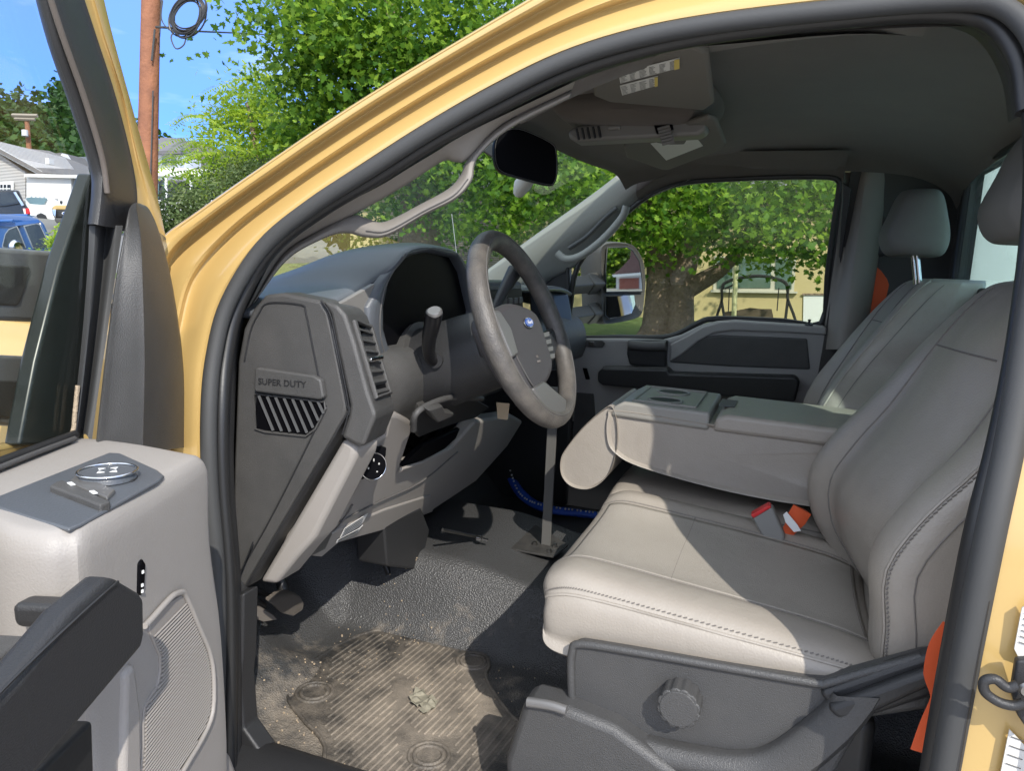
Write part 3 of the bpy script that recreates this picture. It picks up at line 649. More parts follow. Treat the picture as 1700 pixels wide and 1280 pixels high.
# seat side shield, knob and rails, near seat
SHD = mat('shield_plastic', (.052, .052, .052), .40, bump=560, bstr=.9, bdist=.0012, col2=(.062, .061, .06), nscale=20)
sh = ats([(947,1100),(950,1074),(962,1066),(1060,1082),(1200,1106),(1345,1130),(1372,1132),(1430,1116),(1540,1086),(1560,1100),(1545,1180),(1440,1195),(1400,1262),(1362,1330),(1120,1330),(1000,1252),(962,1222),(948,1190)], Y=-0.757)
sd = prism('side_shield', sh, (0, .03, 0), SHD, S1, bevel=.008)
# raised rolled edge and lower flare
tube('shield_rim', ats([(950,1180),(948,1120),(950,1082),(965,1070),(1060,1084),(1200,1108),(1345,1133),(1375,1134),(1440,1116),(1530,1092)], Y=-0.758), .0065, SHD, S1, n=4)
G = [[at(a[0], a[1], Y=-0.759), at(a[0]+6, a[1]+16, Y=-0.777), at(b[0], b[1], Y=-0.787), at(b[0], b[1]+8, Y=-.755)] for a, b in (((952,1188),(965,1226)), ((1000,1203),(1020,1245)), ((1080,1222),(1110,1277)), ((1160,1238),(1200,1290)), ((1225,1246),(1270,1300)), ((1275,1236),(1330,1290)), ((1340,1190),(1400,1235)), ((1372,1160),(1440,1190)), ((1384,1140),(1460,1160)))]
grid('shield_flare', G, SHD, S1, nu=4, nv=3)
KC = at(1126,1178,Y=-0.790)
kp = []
for k in range(48):
    a = 2*math.pi*k/48; r = .0305+(.0006 if (k % 4) else -.0022); kp.append(KC+V3(r*math.cos(a), 0, r*math.sin(a)*1.0))
kn = prism('recline_knob', kp, (0, .035, 0), SHD, S1, bevel=.0025)
prism('knob_face', [KC+V3(.0265*math.cos(a), -.0015, .0265*math.sin(a)) for a in np.linspace(0, 2*math.pi, 41)[:-1]], (0, .01, 0), SHD, kn, bevel=.001)
# recliner arm / lower back trim
prism('recliner_cover', ats([(1360,1150),(1480,1108),(1560,1082),(1580,1090),(1575,1150),(1420,1200),(1385,1190)], Y=-0.767), (0, .03, 0), BLK, S1, bevel=.01)
prism('recliner_lever', ats([(1372,1176),(1500,1128),(1548,1112),(1552,1140),(1430,1196),(1390,1198)], Y=-.785), (0, .02, 0), BLK, S1, bevel=.008)
prism('seat_riser', [V3(.22, -.70, -.1), V3(.64, -.70, -.1), V3(.64, -.70, .17), V3(.22, -.70, .17)], (0, .5, 0), RUB, S1, bevel=.02)
prism('rail_cover', ats([(868,1168),(884,1164),(940,1178),(1020,1210),(1130,1290),(1130,1340),(840,1340),(838,1262)], Y=-.795), (0, .06, 0), SHD, S1, bevel=.012)
tube('rail_cover_lip', ats([(876,1166),(915,1172),(940,1180)], Y=-0.800), .008, SILV, S1, n=3)
tube('seat_belt', [at(1592,1045,Y=-.80), at(1572,1078,Y=-.80), at(1562,1120,Y=-.79), at(1562,1160,Y=-.78), at(1545,1205,Y=-.78), at(1532,1250,Y=-.78)], [.020,.021,.020,.012,.013,.015], ORG, TR, n=4, flat=.10, updir=(.1, -1, 0), seg=8)
# middle seat: cushion and folded backrest with cup holder
G = []
for x, s in ((.105,.3),(.112,.7),(.13,.93),(.18,1),(.35,1),(.55,1),(.62,.8),(.63,.4)):
    G.append([V3(x, y*(.93+.07*s), .22+(z-.22)*s-.05*(x-.2)) for y, z in ((-.135,.15),(-.15,.2),(-.148,.26),(-.12,.285),(0,.29),(.12,.285),(.148,.26),(.15,.2),(.135,.15),(0,.14))])
cs, S = grid('seat', G, VIN, TR, nu=5, nv=5, cv=True, caps=True); tag(cs, 'narrow middle seat under the folded console')
tube('piping', S[4:34:2, 12], .0016, STI, cs, n=1, seg=6)
def xz_loft(name, prof, ys, mt, parent):
    rows = []
    P = np.array(prof, float); c = P.mean(0)
    for y, s in ys: rows.append([V3(c[0]+(p[0]-c[0])*(1-(1-s)*.35), y, c[1]+(p[1]-c[1])*s) for p in P])
    return grid(name, rows, mt, parent, nu=4, nv=5, cv=True, caps=True)
yy = ((-.137,.86),(-.145,.95),(-.143,.99),(-.12,1.0),(0,1.0),(.12,1.0),(.143,.98),(.145,.92))
yp = ((-.138,.95),(-.146,.985),(-.143,1.0),(-.12,1.0),(0,1.0),(.12,1.0),(.143,.99),(.145,.95))
con, S = xz_loft('folding_console', [(.10,.40),(.098,.455),(.125,.472),(.35,.462),(.62,.452),(.66,.42),(.64,.32),(.52,.308),(.35,.318),(.18,.345),(.12,.37)], yy, VIN, TR)
lobe, _ = xz_loft('console_pad', [(-.006,.34),(-.002,.300),(.025,.276),(.070,.278),(.108,.315),(.125,.38),(.122,.44),(.108,.478),(.088,.470),(.045,.425),(.010,.375)], yp, VIN, con)
cup = ats([(1010,690),(1012,662),(1048,640),(1178,645),(1186,650),(1180,680),(1172,712),(1165,716),(1100,708),(1020,697)], Y=0)
fr_ = prism('cup_holder_tray', [V3(.105,-.145,.455), V3(.325,-.145,.447), V3(.325,-.145,.488), V3(.135,-.145,.492), V3(.108,-.145,.476)], (0, .29, 0), mat('tray_plastic', (.24, .23, .205), .42, bump=500, bstr=.25, bdist=.0006), con, bevel=.007)
prism('armrest_lid', [V3(.332,-.147,.447), V3(.70,-.147,.440), V3(.70,-.147,.480), V3(.36,-.147,.487), V3(.338,-.147,.478)], (0, .294, 0), VIN, con, bevel=.010)
DK = mat('cup_well', (.012, .012, .012), .6)
for yy_ in (-.065, .065):
    wl = lathe('cup_well', [(.0, 0), (.034, 0), (.0355, .0012), (.0, .0014)], (.215, yy_, .4905), (0, 0, 1), DK, fr_, seg=32)
    tube('cup_rim', [V3(.215+.038*math.cos(a), yy_+.038*math.sin(a), .4915) for a in np.linspace(0, 2*math.pi, 28)[:-1]], .0030, bpy.data.materials['tray_plastic'], fr_, n=1, closed=True, seg=8)
tube('tray_edge', [V3(.15,-.118,.4925), V3(.29,-.118,.491), V3(.29,.118,.491), V3(.15,.118,.4925)], .0028, bpy.data.materials['tray_plastic'], fr_, n=1, closed=True)
prism('lid_notch', [V3(.334,-.05,.4885), V3(.37,-.05,.4885), V3(.37,.05,.4885), V3(.334,.05,.4885)], (0, 0, .001), SEAM, con, bevel=0)
# buckle
bk = prism('belt_buckle', ats([(1247,858),(1278,841),(1284,846),(1304,893),(1300,900),(1276,906),(1270,900)], Y=-.25), (0, .03, 0), mat('buckle_grey', (.22, .215, .20), .5, bump=400, bstr=.3), TR, bevel=.005)
prism('release_button', ats([(1246,856),(1276,839),(1281,843),(1251,861)], Y=-.253), (0, .028, 0), RED, bk, bevel=.002)
tube('belt_webbing', ats([(1300,892),(1312,878),(1322,862),(1332,846)], Y=-.225), [.011, .014, .02, .02], ORG, bk, n=3, flat=.3, updir=(0, -1, 0))
prism('belt_tongue', ats([(1300,855),(1306,850),(1324,872),(1330,882),(1318,884),(1304,868)], Y=-.24), (0, .004, 0), WHT, bk, bevel=.001)
tube('buckle_stalk', ats([(1298,900),(1312,925),(1330,960)], Y=-.19), .02, RUB, bk, n=3)
# ============================================================ DASHBOARD
arch = [(-.79,.690),(-.70,.712),(-.61,.735),(-.555,.775),(-.495,.806),(-.40,.818),(-.275,.812),(-.215,.782),(-.17,.735),(-.10,.725),(.2,.725),(.55,.722),(.80,.70)]
G = []
for x, k, dz in ((-.235,1,-.004), (-.250,1,.003), (-.30,1.0,.004), (-.40,.9,-.004), (-.50,.55,-.012), (-.62,.15,-.018), (-.76,0,-.03)):
    G.append([V3(x-(.0 if abs(y) < .6 else .03), y, .725+(z-.725)*k+dz) for y, z in arch])
da, _ = grid('dashboard', G, DTOP, TR, nu=5, nv=5, solid=.012)
# groove along the binnacle
q = [(640,432),(628,452),(606,478),(586,505)]
# bezel ring and screen
scr = [(-.548,.760),(-.490,.793),(-.40,.805),(-.272,.797),(-.225,.765),(-.168,.675),(-.175,.635),(-.30,.618),(-.50,.607),(-.548,.625),(-.566,.66),(-.566,.70)]
out = [(-.600,.742),(-.50,.806),(-.40,.818),(-.260,.810),(-.205,.772),(-.150,.678),(-.155,.62),(-.30,.600),(-.52,.592),(-.60,.60),(-.635,.65),(-.640,.70)]
BEZ = mat('bezel_grey', (.20, .19, .175), .45, bump=500, bstr=.2, bdist=.0006)
rows = [[V3(x, a[0]+(b[0]-a[0])*f, a[1]+(b[1]-a[1])*f) for a, b in zip(out, scr)] for x, f in ((-.250,0), (-.236,.2), (-.236,.62), (-.246,.94), (-.262,1.0))]
grid('cluster_bezel', rows, DTOP, da, nu=3, nv=1, cv=True)
prism('cluster_screen', [V3(-.254, p[0], p[1]) for p in np.array(scr)], (-.004, 0, 0), SCR, da, bevel=0)
tube('bezel_groove', [V3(-.2345, p[0]-.012, p[1]-.002) for p in [(-.565,.607),(-.585,.65),(-.585,.70),(-.562,.748),(-.498,.800)]], .0014, SEAM, da, n=5, seg=6)
prism('dash_cheek', [V3(-.246,-.79,.58), V3(-.246,-.79,.692), V3(-.246,-.70,.713), V3(-.246,-.60,.742), V3(-.246,-.60,.58)], (-.01, 0, 0), BEZ, da, bevel=.002)
# middle band under the screen
G = []
for y in (-.79, -.70, -.62, -.55, -.42, -.28, -.2, 0, .3, .6, .80):
    b = .02 if -.56 < y < -.25 else 0
    G.append([V3(-.31, y, .63), V3(-.245+b, y, .615), V3(-.215+b, y, .58), V3(-.205+b*.5, y, .53), V3(-.212, y, .49), V3(-.235, y, .465), V3(-.36, y, .44)])
grid('dash_middle', G, DRK, da, nu=4, nv=4)
# dash end panel facing the open door
ep = [(394,600),(404,545),(420,512),(440,489),(470,486),(533,499),(545,520),(556,570),(576,672),(573,692),(480,850),(405,978),(386,985),(385,900),(388,760)]
en = prism('dash_end_panel', ats(ep, Y=-.800), (0, .05, 0), DRK, da, bevel=.006)
inner = [(406,600),(416,550),(430,520),(446,503),(500,506),(508,520),(520,580),(537,668),(534,690),(455,850),(396,955)]
tube('panel_groove', ats(inner, Y=-.8005), .0016, BLK, en, n=4, seg=6)
tube('panel_groove', ats([(533,499),(545,520),(556,570),(576,672),(573,692),(480,850),(405,978)], Y=-.8005), .0020, BLK, en, n=4, seg=6)
prism('name_plate', ats([(422,614),(426,610),(520,624),(532,631),(537,660),(530,664),(425,651),(421,648)], Y=-.812), (0, .012, 0), DRK, en, bevel=.004)
a, b = ats([(427,640),(513,642)], Y=-.8125); ctr = at(470,636,Y=-.8125)
text('raised_letters', 'SUPER DUTY', at(468,636,Y=-.8125), (1, 0, .035), (0, 0, 1), .0145, BLK, en, ext=.0009, sx=1.12)
rec = [(424,654),(537,667),(541,678),(524,712),(508,724),(440,717),(424,712)]
prism('side_vent_recess', ats(rec, Y=-.8008), (0, .002, 0), SCR, en, bevel=0)
tube('side_vent_frame', ats(rec, Y=-.802), .0022, DRK, en, n=1, closed=True, seg=6)
mb = MB()
for k in range(8):
    x = 430+14*k; f = 1.0
    while f > .05 and 657+58*f > 678+(541-x-24*f)*46/31-2: f -= .02
    A_, B_ = ats([(x, 657+k*1.4), (x+24*f, 657+k*.9+58*f)], Y=-.803); mb.tube([A_, B_], .0021, seg=4, flat=2, updir=(0, 1, 0))
mb.build('vent_slats', RUB2, en, smooth=False)
# vent pod wrapping from the end towards the wheel
pod = [(534,499),(560,505),(574,522),(590,570),(612,652),(625,690),(604,742),(590,740),(566,726),(578,690),(580,672),(560,580),(548,522)]
pq = ats(pod, Y=-.803); shv = V3(-.035, .125, -.012)
pd = prism('vent_pod', pq, shv, DRK, da, bevel=.007)
tube('pod_groove', ats([(536,502),(549,524),(561,580),(579,672),(577,692),(568,722)], Y=-.8045), .0013, BLK, pd, n=4, seg=6)
Lq = ats([(576,533),(611,660)], Y=-.800); off = V3(.004, 0, 0)
Rq = [Lq[0]+shv*.86+V3(-.0, 0, -.006), Lq[1]+shv*.86]
Ld = [Lq[0]+shv*.14+off, Lq[1]+shv*.14+off]; Rd = [Rq[0]+off, Rq[1]+off]
prism('vent_opening', [Ld[0], Ld[1], Rd[1], Rd[0]], (.001, 0, 0), SCR, pd, bevel=0, smooth=False)
mb = MB()
for t in np.linspace(.09, .93, 7):
    A_ = Ld[0]*(1-t)+Ld[1]*t+V3(.002, .004, 0); B_ = Rd[0]*(1-t)+Rd[1]*t+V3(.002, -.004, 0)
    mb.prism([A_, B_, B_+V3(.006, .001, -.003), A_+V3(.006, .001, -.003)], (0, 0, .0018))
mb.build('vent_slats', DRK, pd, smooth=False)
mb = MB(); c = [Ld[0], Ld[1], Rd[1], Rd[0]]; c = [p+V3(.004, 0, 0) for p in c]
mb.tube(np.array(c), .0046, seg=8, closed=True); mb.build('vent_frame', DRK, pd)
mc_ = (Ld[0]+Ld[1]+Rd[0]+Rd[1])/4+V3(.015, 0, .002); mb = MB(); mb.box(mc_-V3(.006, 0, 0), (.008, .04, .007)); mb.build('vent_thumbwheel', CHR, pd, bevel=.002)
# light grey knee panel
KP = ((-.19, -.7, .5), (.9, 0, -.43)); kn_ = V3(.9, 0, -.43)
def kp_(pts, t=0.): return ats(pts, pl=(V3(*KP[0])+kn_*t, kn_))
knee = [(588,742),(605,744),(640,722),(648,688),(662,688),(684,700),(684,716),(664,776),(700,768),(752,742),(790,700),(850,690),(868,700),(842,742),(790,800),(716,850),(640,880),(560,903),(532,926),(492,922),(500,905),(552,830),(586,762)]
kb = prism('knee_panel', kp_(knee), -kn_*.035, GRY, da, bevel=.008)
prism('panel_edge', ats([(566,733),(574,728),(592,742),(588,764),(522,893),(494,925),(456,972),(428,968)], Y=-.790), (0, .075, 0), GRY, da, bevel=.010)
prism('panel_lower', kp_([(560,880),(640,846),(716,822),(720,850),(640,880),(562,902),(534,926),(500,922)], .004), -kn_*.02, GRY, kb, bevel=.004)
tube('panel_step', kp_([(500,898),(560,868),(632,832),(700,800),(760,750)], .002), .0018, SEAM, kb, n=3, seg=6)
# headlight switch
KA = V3(.80, -.58, .05); KA /= np.linalg.norm(KA); k0 = kp_([(612,772)], .010)[0]
sb = prism('headlight_switch', ats([(588,766),(602,751),(626,743),(642,743),(641,756),(630,788),(592,799),(584,797)], pl=(k0, KA)), -KA*.03, SCR, kb, bevel=.002)
kc = at(613,771,pl=(k0, KA))
lathe('switch_knob', [(0, .020), (.023, .020), (.0255, .017), (.0265, 0)], kc, KA, SCR, sb, seg=36)
_q = Vector(KA).to_track_quat('Z', 'Y').to_matrix()
tube('switch_ring', [kc+KA*.0195+np.array(_q @ Vector((.0242*math.cos(a), .0242*math.sin(a), 0))) for a in np.linspace(0, 2*math.pi, 37)[:-1]], .0011, CHR, sb, n=1, closed=True, seg=8)
mb = MB(); kc2 = kc+KA*.0204
mb.box(kc2+V3(0, 0, .012), (.0015, .0015, .005)); mb.box(kc2+V3(.006, .008, .004), (.002, .002, .003)); mb.box(kc2+V3(-.006, -.008, -.002), (.002, .002, .003)); mb.box(kc2+V3(.004, .005, -.010), (.002, .002, .002)); mb.build('switch_mark', PAPER, sb)
# pocket with its lip, connector, hatch and labels
prism('dash_pocket', kp_([(680,760),(668,776),(700,766),(738,746),(757,728),(764,712),(742,722),(704,738)], .003), -kn_*.01, SCR, kb, bevel=.002)
tube('pocket_lip', kp_([(666,779),(684,773),(700,768)], .008), .0038, GRY, kb, n=2)
prism('recess_upper', kp_([(690,690),(705,676),(744,664),(790,664),(812,676),(790,694),(760,702),(720,716),(696,726),(686,710)], .030), -kn_*.01, RUB, da, bevel=.002)
prism('hood_release', kp_([(712,682),(735,674),(740,684),(754,686),(752,692),(728,702),(722,696)], .050), -kn_*.02, DRK, da, bevel=.003)
tube('recess_rim', kp_([(686,714),(690,688),(712,672),(750,660),(800,662)], .034), .006, DRK, da, n=4)
prism('diagnostic_port', kp_([(531,880),(537,866),(562,852),(565,862),(558,872),(534,884)], .004), -kn_*.01, SCR, kb, bevel=.002)
tube('port_rim', kp_([(520,897),(556,880),(575,856),(585,838)], .003), .0018, SEAM, kb, n=3, seg=6)
for q_, n_ in (([(572,878),(604,857),(611,853),(600,872),(565,893)], 4), ([(560,897),(596,878),(603,872),(594,884),(558,902)], 3)):
    l_ = prism('label', kp_(q_, .007), -kn_*.001, PAPER, kb, bevel=0)
    mb = MB(); A_ = kp_(q_, .0078)
    for k in range(n_):
        f = (k+.7)/(n_+.4); mb.tube([A_[0]*(1-f)+A_[-1]*f+(A_[2]-A_[0])*.06, A_[1]*(1-f)+A_[3]*f], .0005, seg=4)
    mb.build('printed_lines', INK, l_, smooth=False)
prism('fuse_hatch', kp_([(500,912),(548,880),(552,886),(540,912),(512,926)], .006), -kn_*.004, DRK, kb, bevel=.001)
# dark parts under the dash
prism('under_dash', [V3(-.30, -.05, .47), V3(-.70, -.05, .47), V3(-.70, -.05, .28), V3(-.42, -.05, .28)], (0, .87, 0), RUB, da, bevel=.02)
prism('steering_shaft_cover', ats([(638,868),(700,843),(714,880),(698,947),(644,941)], X=-.33), (-.08, .0, 0), BLK, da, bevel=.006)
tube('pedal_bracket', [V3(-.55, -.35, .38), V3(-.50, -.30, .20), V3(-.44, -.26, .10), V3(-.40, -.18, .07)], .022, RUB, da, n=3)
prism('accelerator_pedal', [V3(-.40, -.27, .02), V3(-.40, -.21, .02), V3(-.47, -.21, .17), V3(-.47, -.27, .17)], (.012, 0, .006), RUB, da, bevel=.004)
tube('adjuster_rod', [at(735,880,X=-.26), at(770,887,X=-.24), at(800,893,X=-.22)], .004, STEEL, da, n=2)
lathe('rod_cap', [(0, 0), (.008, 0), (.008, .012), (.004, .014), (.004, .03), (0, .03)], at(792,893,X=-.22), (1, .1, -.1), CHR, da, seg=12)
prism('hanging_tag', ats([(824,668),(845,670),(842,697),(826,695)], Y=-.30), (.001, .001, 0), mat('card_tag', (.42, .33, .22), .8), da, bevel=0)
pr = prism('brake_pedal', ats([(449,1002),(466,990),(486,986),(500,992),(506,1002),(504,1014),(488,1025),(470,1020),(458,1008)], X=-.44), (-.018, 0, .008), mat('worn_pedal', (.17, .145, .12), .7, bump=500, bstr=.8, bdist=.002, kind='wave'), da, bevel=.005)
prism('pedal_plate', ats([(402,1012),(430,1008),(455,1022),(462,1030),(438,1034),(412,1024)], X=-.46), (-.01, 0, .006), mat('dusty_plate', (.16, .14, .12), .6), da, bevel=.003)
tube('pedal_arm', [V3(-.46, -.58, .09), V3(-.52, -.56, .2), V3(-.56, -.54, .35)], .012, RUB, da, n=3)
mb = MB(); 
for a_, b_ in (((408,985),(440,1005)), ((425,978),(470,1000)), ((470,960),(480,985))): mb.tube(ats([a_, b_], X=-.49), .006, seg=6)
mb.build('pedal_linkage', RUB, da)
# centre stack and passenger end
cs_ = prism('centre_stack', [V3(-.215, -.16, .46), V3(-.215, .17, .46), V3(-.235, .17, .745), V3(-.235, -.16, .745)], (-.08, 0, 0), BLK, da, bevel=.012)
prism('radio_panel', [V3(-.208, -.12, .60), V3(-.208, .13, .60), V3(-.226, .13, .725), V3(-.226, -.12, .725)], (.004, 0, 0), SCR, cs_, bevel=.003)
mb = MB()
for i in range(6):
    for j in range(3): mb.box((-.205-.004*j, -.10+.04*i, .625+.035*j), (.006, .026, .016))
mb.build('radio_buttons', DRK, cs_, bevel=.002)
pp = ats([(905,484),(928,478),(944,486),(950,520),(955,590),(945,612),(925,612),(912,560)], Y=.70)
pe = prism('far_vent_pod', pp, (-.03, -.10, 0), DTOP, da, bevel=.010)
mb = MB()
for t in np.linspace(.1, .9, 7):
    p = at(934+8*t, 498+84*t, Y=.70); mb.tube([p+V3(.012, .0, 0), p+V3(-.015, -.09, 0)], .006, seg=4, flat=.4, updir=(.3, 0, 1))
mb.build('vent_slats', SCR, pe, smooth=False)
tube('vent_thumbwheel', [at(936,532,Y=.68), at(944,530,Y=.70)], .005, CHR, pe, n=1)
# ---- column
WC = V3(-.012, -.425, .665); WN = V3(math.cos(rad(24)), 0, math.sin(rad(24))); WU = V3(-WN[2], 0, WN[0])
ax = V3(.94, 0, .34)
cl = tube('steering_column', [V3(-.31, -.42, .535), V3(-.22, -.42, .565), V3(-.13, -.42, .602), V3(-.075, -.42, .622), V3(-.06, -.42, .628)], [.09, .088, .084, .078, .055], mat('shroud_black', (.026, .026, .027), .5, bump=420, bstr=.5, bdist=.001), TR, n=4, seg=28)
tube('column_collar', [V3(-.31, -.42, .53), V3(-.215, -.42, .560)], .108, DRK, cl, n=1, seg=28)
tube('stalk_boot', [at(730,592,Y=-.48), at(721,598,Y=-.515)], [.018, .016], BLK, cl, n=1, seg=16)
tube('turn_signal_stalk', [at(724,600,Y=-.50), at(714,594,Y=-.525), at(712,566,Y=-.55), at(718,535,Y=-.57), at(721,519,Y=-.58)], [.0105, .0115, .0135, .0155, .0155], mat('stalk_black', (.010, .010, .011), .28), cl, n=4, seg=18)
lathe('stalk_cap', [(0, .003), (.012, .003), (.0145, 0), (.0145, -.004)], at(721,517,Y=-.582), (.05, -.55, .8), SILV, cl, seg=24)
tube('gear_lever', [V3(-.12, -.36, .66), V3(-.11, -.30, .73), V3(-.10, -.26, .775)], [.010, .012, .017], BLK, cl, n=4, seg=14)
# ---- wheel
def wp(r, a, h=0.): return WC+(V3(0, 1, 0)*math.cos(a)+WU*math.sin(a))*r+WN*h
wh = tube('steering_wheel', [wp(.1830, a) for a in np.linspace(0, 2*math.pi, 73)[:-1]], .0195, LEA, TR, n=1, seg=20, closed=True)
tube('rim_seam', [wp(.1833, a, .0192) for a in np.linspace(0, 2*math.pi, 73)[:-1]], .0012, SEAM, wh, n=1, seg=6, closed=True)
def ws(pts, h): return ats(pts, pl=(WC+WN*h, WN))
hub = prism('airbag_cover', crv(np.array(ws([(822,525),(832,508),(852,501),(884,512),(898,532),(912,575),(920,608),(913,632),(897,652),(886,646),(866,616),(840,570)], .012)), 3, True), -WN*.055, mat('hub_grey', (.055, .052, .055), .55, bump=500, bstr=.3, bdist=.0006), wh, bevel=.012, seg=4)
ec = ws([(876,536)], .0135)[0]
eu = WU; ey_ = V3(0, 1, 0)
def oval(c, a, b, h): return [c+ey_*a*math.cos(t)+eu*b*math.sin(t)+WN*h for t in np.linspace(0, 2*math.pi, 41)[:-1]]
em = prism('emblem', oval(ec, .0235, .0105, 0), WN*.003, CHR, hub, bevel=.0006)
prism('emblem_field', oval(ec, .0215, .0090, .0032), WN*.0012, BLUE, em, bevel=.0004)
text('emblem_script', 'Ford', ec+WN*.0048, ey_, eu, .0105, WHT, em, ext=.0002, shear=.45, sx=1.3)
text('airbag_mark', 'SRS', ws([(892,592)], .0135)[0], ey_, eu, .007, STI, hub, ext=.0003)
text('airbag_mark', 'AIRBAG', ws([(895,600)], .0135)[0], ey_, eu, .006, STI, hub, ext=.0003)
prism('side_spoke', ws([(819,514),(830,514),(850,545),(862,588),(852,594),(838,560)], .020), -WN*.03, SILV, wh, bevel=.005)
prism('side_spoke', ws([(800,552),(840,548),(850,580),(812,590)], -.03), -WN*.02, BLK, wh, bevel=.006)
prism('side_spoke', ws([(898,560),(922,540),(928,575),(922,598),(902,608)], .002), -WN*.03, BLK, wh, bevel=.008)
mb = MB()
for p in ((905,556),(908,568),(911,580),(914,592)): mb.prism(ws([(p[0]-5,p[1]-3),(p[0]+7,p[1]-6),(p[0]+8,p[1]+2),(p[0]-4,p[1]+5)], .004), -WN*.004)
mb.build('cruise_buttons', SILV, wh, bevel=.001)
tube('hub_groove', ws([(836,540),(850,575),(868,612),(886,642),(900,648)], .0125), .0012, SEAM, hub, n=4, seg=6)
prism('bottom_spoke', ws([(884,640),(906,630),(942,668),(938,696),(920,700),(898,676)], -.002), -WN*.025, BLK, wh, bevel=.008)
prism('spoke_trim', ws([(886,644),(904,632),(942,664),(940,684),(922,694),(902,672)], .018), -WN*.02, SILV, wh, bevel=.005)
# ============================================================ OPEN DOOR
DU = V3(.342, -.94, 0); DN = V3(.94, .342, 0); DP = V3(-.185, -1.049, 0); DPO = V3(-.215, -1.06, 0)
def dl(s, t, z): return (DPO if t < -.12 else DP)+DU*s+DN*t+V3(0, 0, z)
def dp(p, t=0.): return at(p[0], p[1], pl=((DPO if t < -.08 else DP)+DN*t, DN))
def dps(pts, t=0.): return [dp(p, t) for p in pts]
plan = [(.060,-.02),(.070,-.004),(.09,0),(.2,.0),(.318,.0),(.337,-.010),(.345,-.03),(.335,-.065),(.305,-.11),(.275,-.165),(.26,-.20),(.1,-.205),(.015,-.20),(.020,-.12)]
rows = []
for z, k in ((-.06,0), (.10,0), (.30,0), (.44,0), (.515,0), (.535,.2), (.546,.8), (.550,1.8), (.5505,5)):
    c = V3(.18, -.10, 0); r = []
    for s, t in plan:
        fl = -.045*ss(.38, .24, z)*(1-ss(.13, .02, z)) if s < .1 else 0
        ds, dt = s-c[0], t-c[1]; L_ = math.hypot(ds, dt); f = 1-.012*k/L_
        r.append(DP+DU*(c[0]+ds*f+fl)+DN*(c[1]+dt*f)+V3(0, 0, z))
    rows.append(r)
door, _ = grid('door', rows, GRY, TR, nu=4, nv=4, cv=True, caps=True); tag(door, 'near front door swung wide open, seen from inside')
# outer skin and lower body of the door
prism('door_skin', [dl(-.06, -.19, -.25), dl(1.05, -.19, -.25), dl(1.05, -.19, .60), dl(.3, -.19, .58), dl(-.06, -.19, .54)], -DN*.02, YEL, door, bevel=.006)
prism('door_inner', [dl(.26, -.15, -.2), dl(1.05, -.15, -.2), dl(1.05, -.15, .62), dl(.26, -.15, .50)], -DN*.02, GRY, door, bevel=.006)
zt = lambda z: [at(p[0], p[1], Z=z) for p in []]
def dz(pts, z): return ats(pts, Z=z)
sp = prism('switch_panel', dz([(181,751),(200,752),(262,780),(273,789),(262,798),(135,870),(114,878),(60,862),(0,843),(-40,830),(-36,824),(0,822)], .5516), (0, 0, -.004), DTOP, door, bevel=.002)
wsb = prism('window_switches', dz([(92,800),(104,796),(184,832),(166,838),(82,806)], .558), (0, 0, -.01), DRK, sp, bevel=.002)
prism('window_switches', dz([(128,786),(192,812),(178,826),(112,800)], .556), (0, 0, -.008), SILV, sp, bevel=.002)
for p in ((117,803), (154,817)): prism('switch_mark', dz([(p[0]-6, p[1]-2), (p[0]+2, p[1]-3), (p[0]+8, p[1]+1), (p[0], p[1]+2)], .5595), (0, 0, -.001), WHT, wsb, bevel=0)
kc = dz([(179,788)], .5565)[0]
lathe('mirror_knob', [(0, .004), (.024, .004), (.026, 0), (.027, -.004)], kc, (0, 0, 1), DTOP, sp, seg=36)
mkr = [kc+V3(.0275*math.cos(a), .0275*math.sin(a), .004) for a in np.linspace(0, 2*math.pi, 41)[:-1]]
tube('knob_ring', mkr, .0013, CHR, sp, n=1, closed=True, seg=8)
mb = MB()
for a in range(4):
    u = V3(math.cos(a*math.pi/2), math.sin(a*math.pi/2), 0); w = V3(-u[1], u[0], 0)
    mb.prism([kc+u*.013+V3(0, 0, .0045), kc+u*.007+w*.004+V3(0, 0, .0045), kc+u*.007-w*.004+V3(0, 0, .0045)], (0, 0, .0005))
mb.build('knob_arrows', WHT, sp, smooth=False)
mb = MB(); 
for p in ((173,773), (215,791)): mb.box(dz([p], .5525)[0], (.010, .005, .001))
mb.build('switch_mark', WHT, sp, smooth=False)
tube('switch_rim', dz([(160,774),(166,770),(190,772),(222,786),(226,793),(218,800)], .552), .0015, BLK, sp, n=3, seg=6)
# sail trim
SL = [(220,338),(213,352),(204,400),(190,480),(176,590),(166,680),(160,738)]
SM = [(226,336),(226,350),(232,400),(234,480),(236,590),(234,680),(232,752)]
SR = [(234,338),(248,348),(266,392),(287,480),(303,600),(311,690),(315,742)]
rows = [[dp(a, -.140), dp(a, -.118), dp(((a[0]*3+b[0])/4, (a[1]*3+b[1])/4), -.112), dp(b, -.094), dp(((c[0]*.3+b[0]*1.7)/2, (c[1]*.3+b[1]*1.7)/2), -.094), dp(((c[0]*4+b[0])/5, (c[1]*4+b[1])/5), -.125), dp(c, -.14), dp(c, -.18)] for a, b, c in zip(SL, SM, SR)]
grid('sail_trim', rows, DRK, door, nu=4, nv=4)
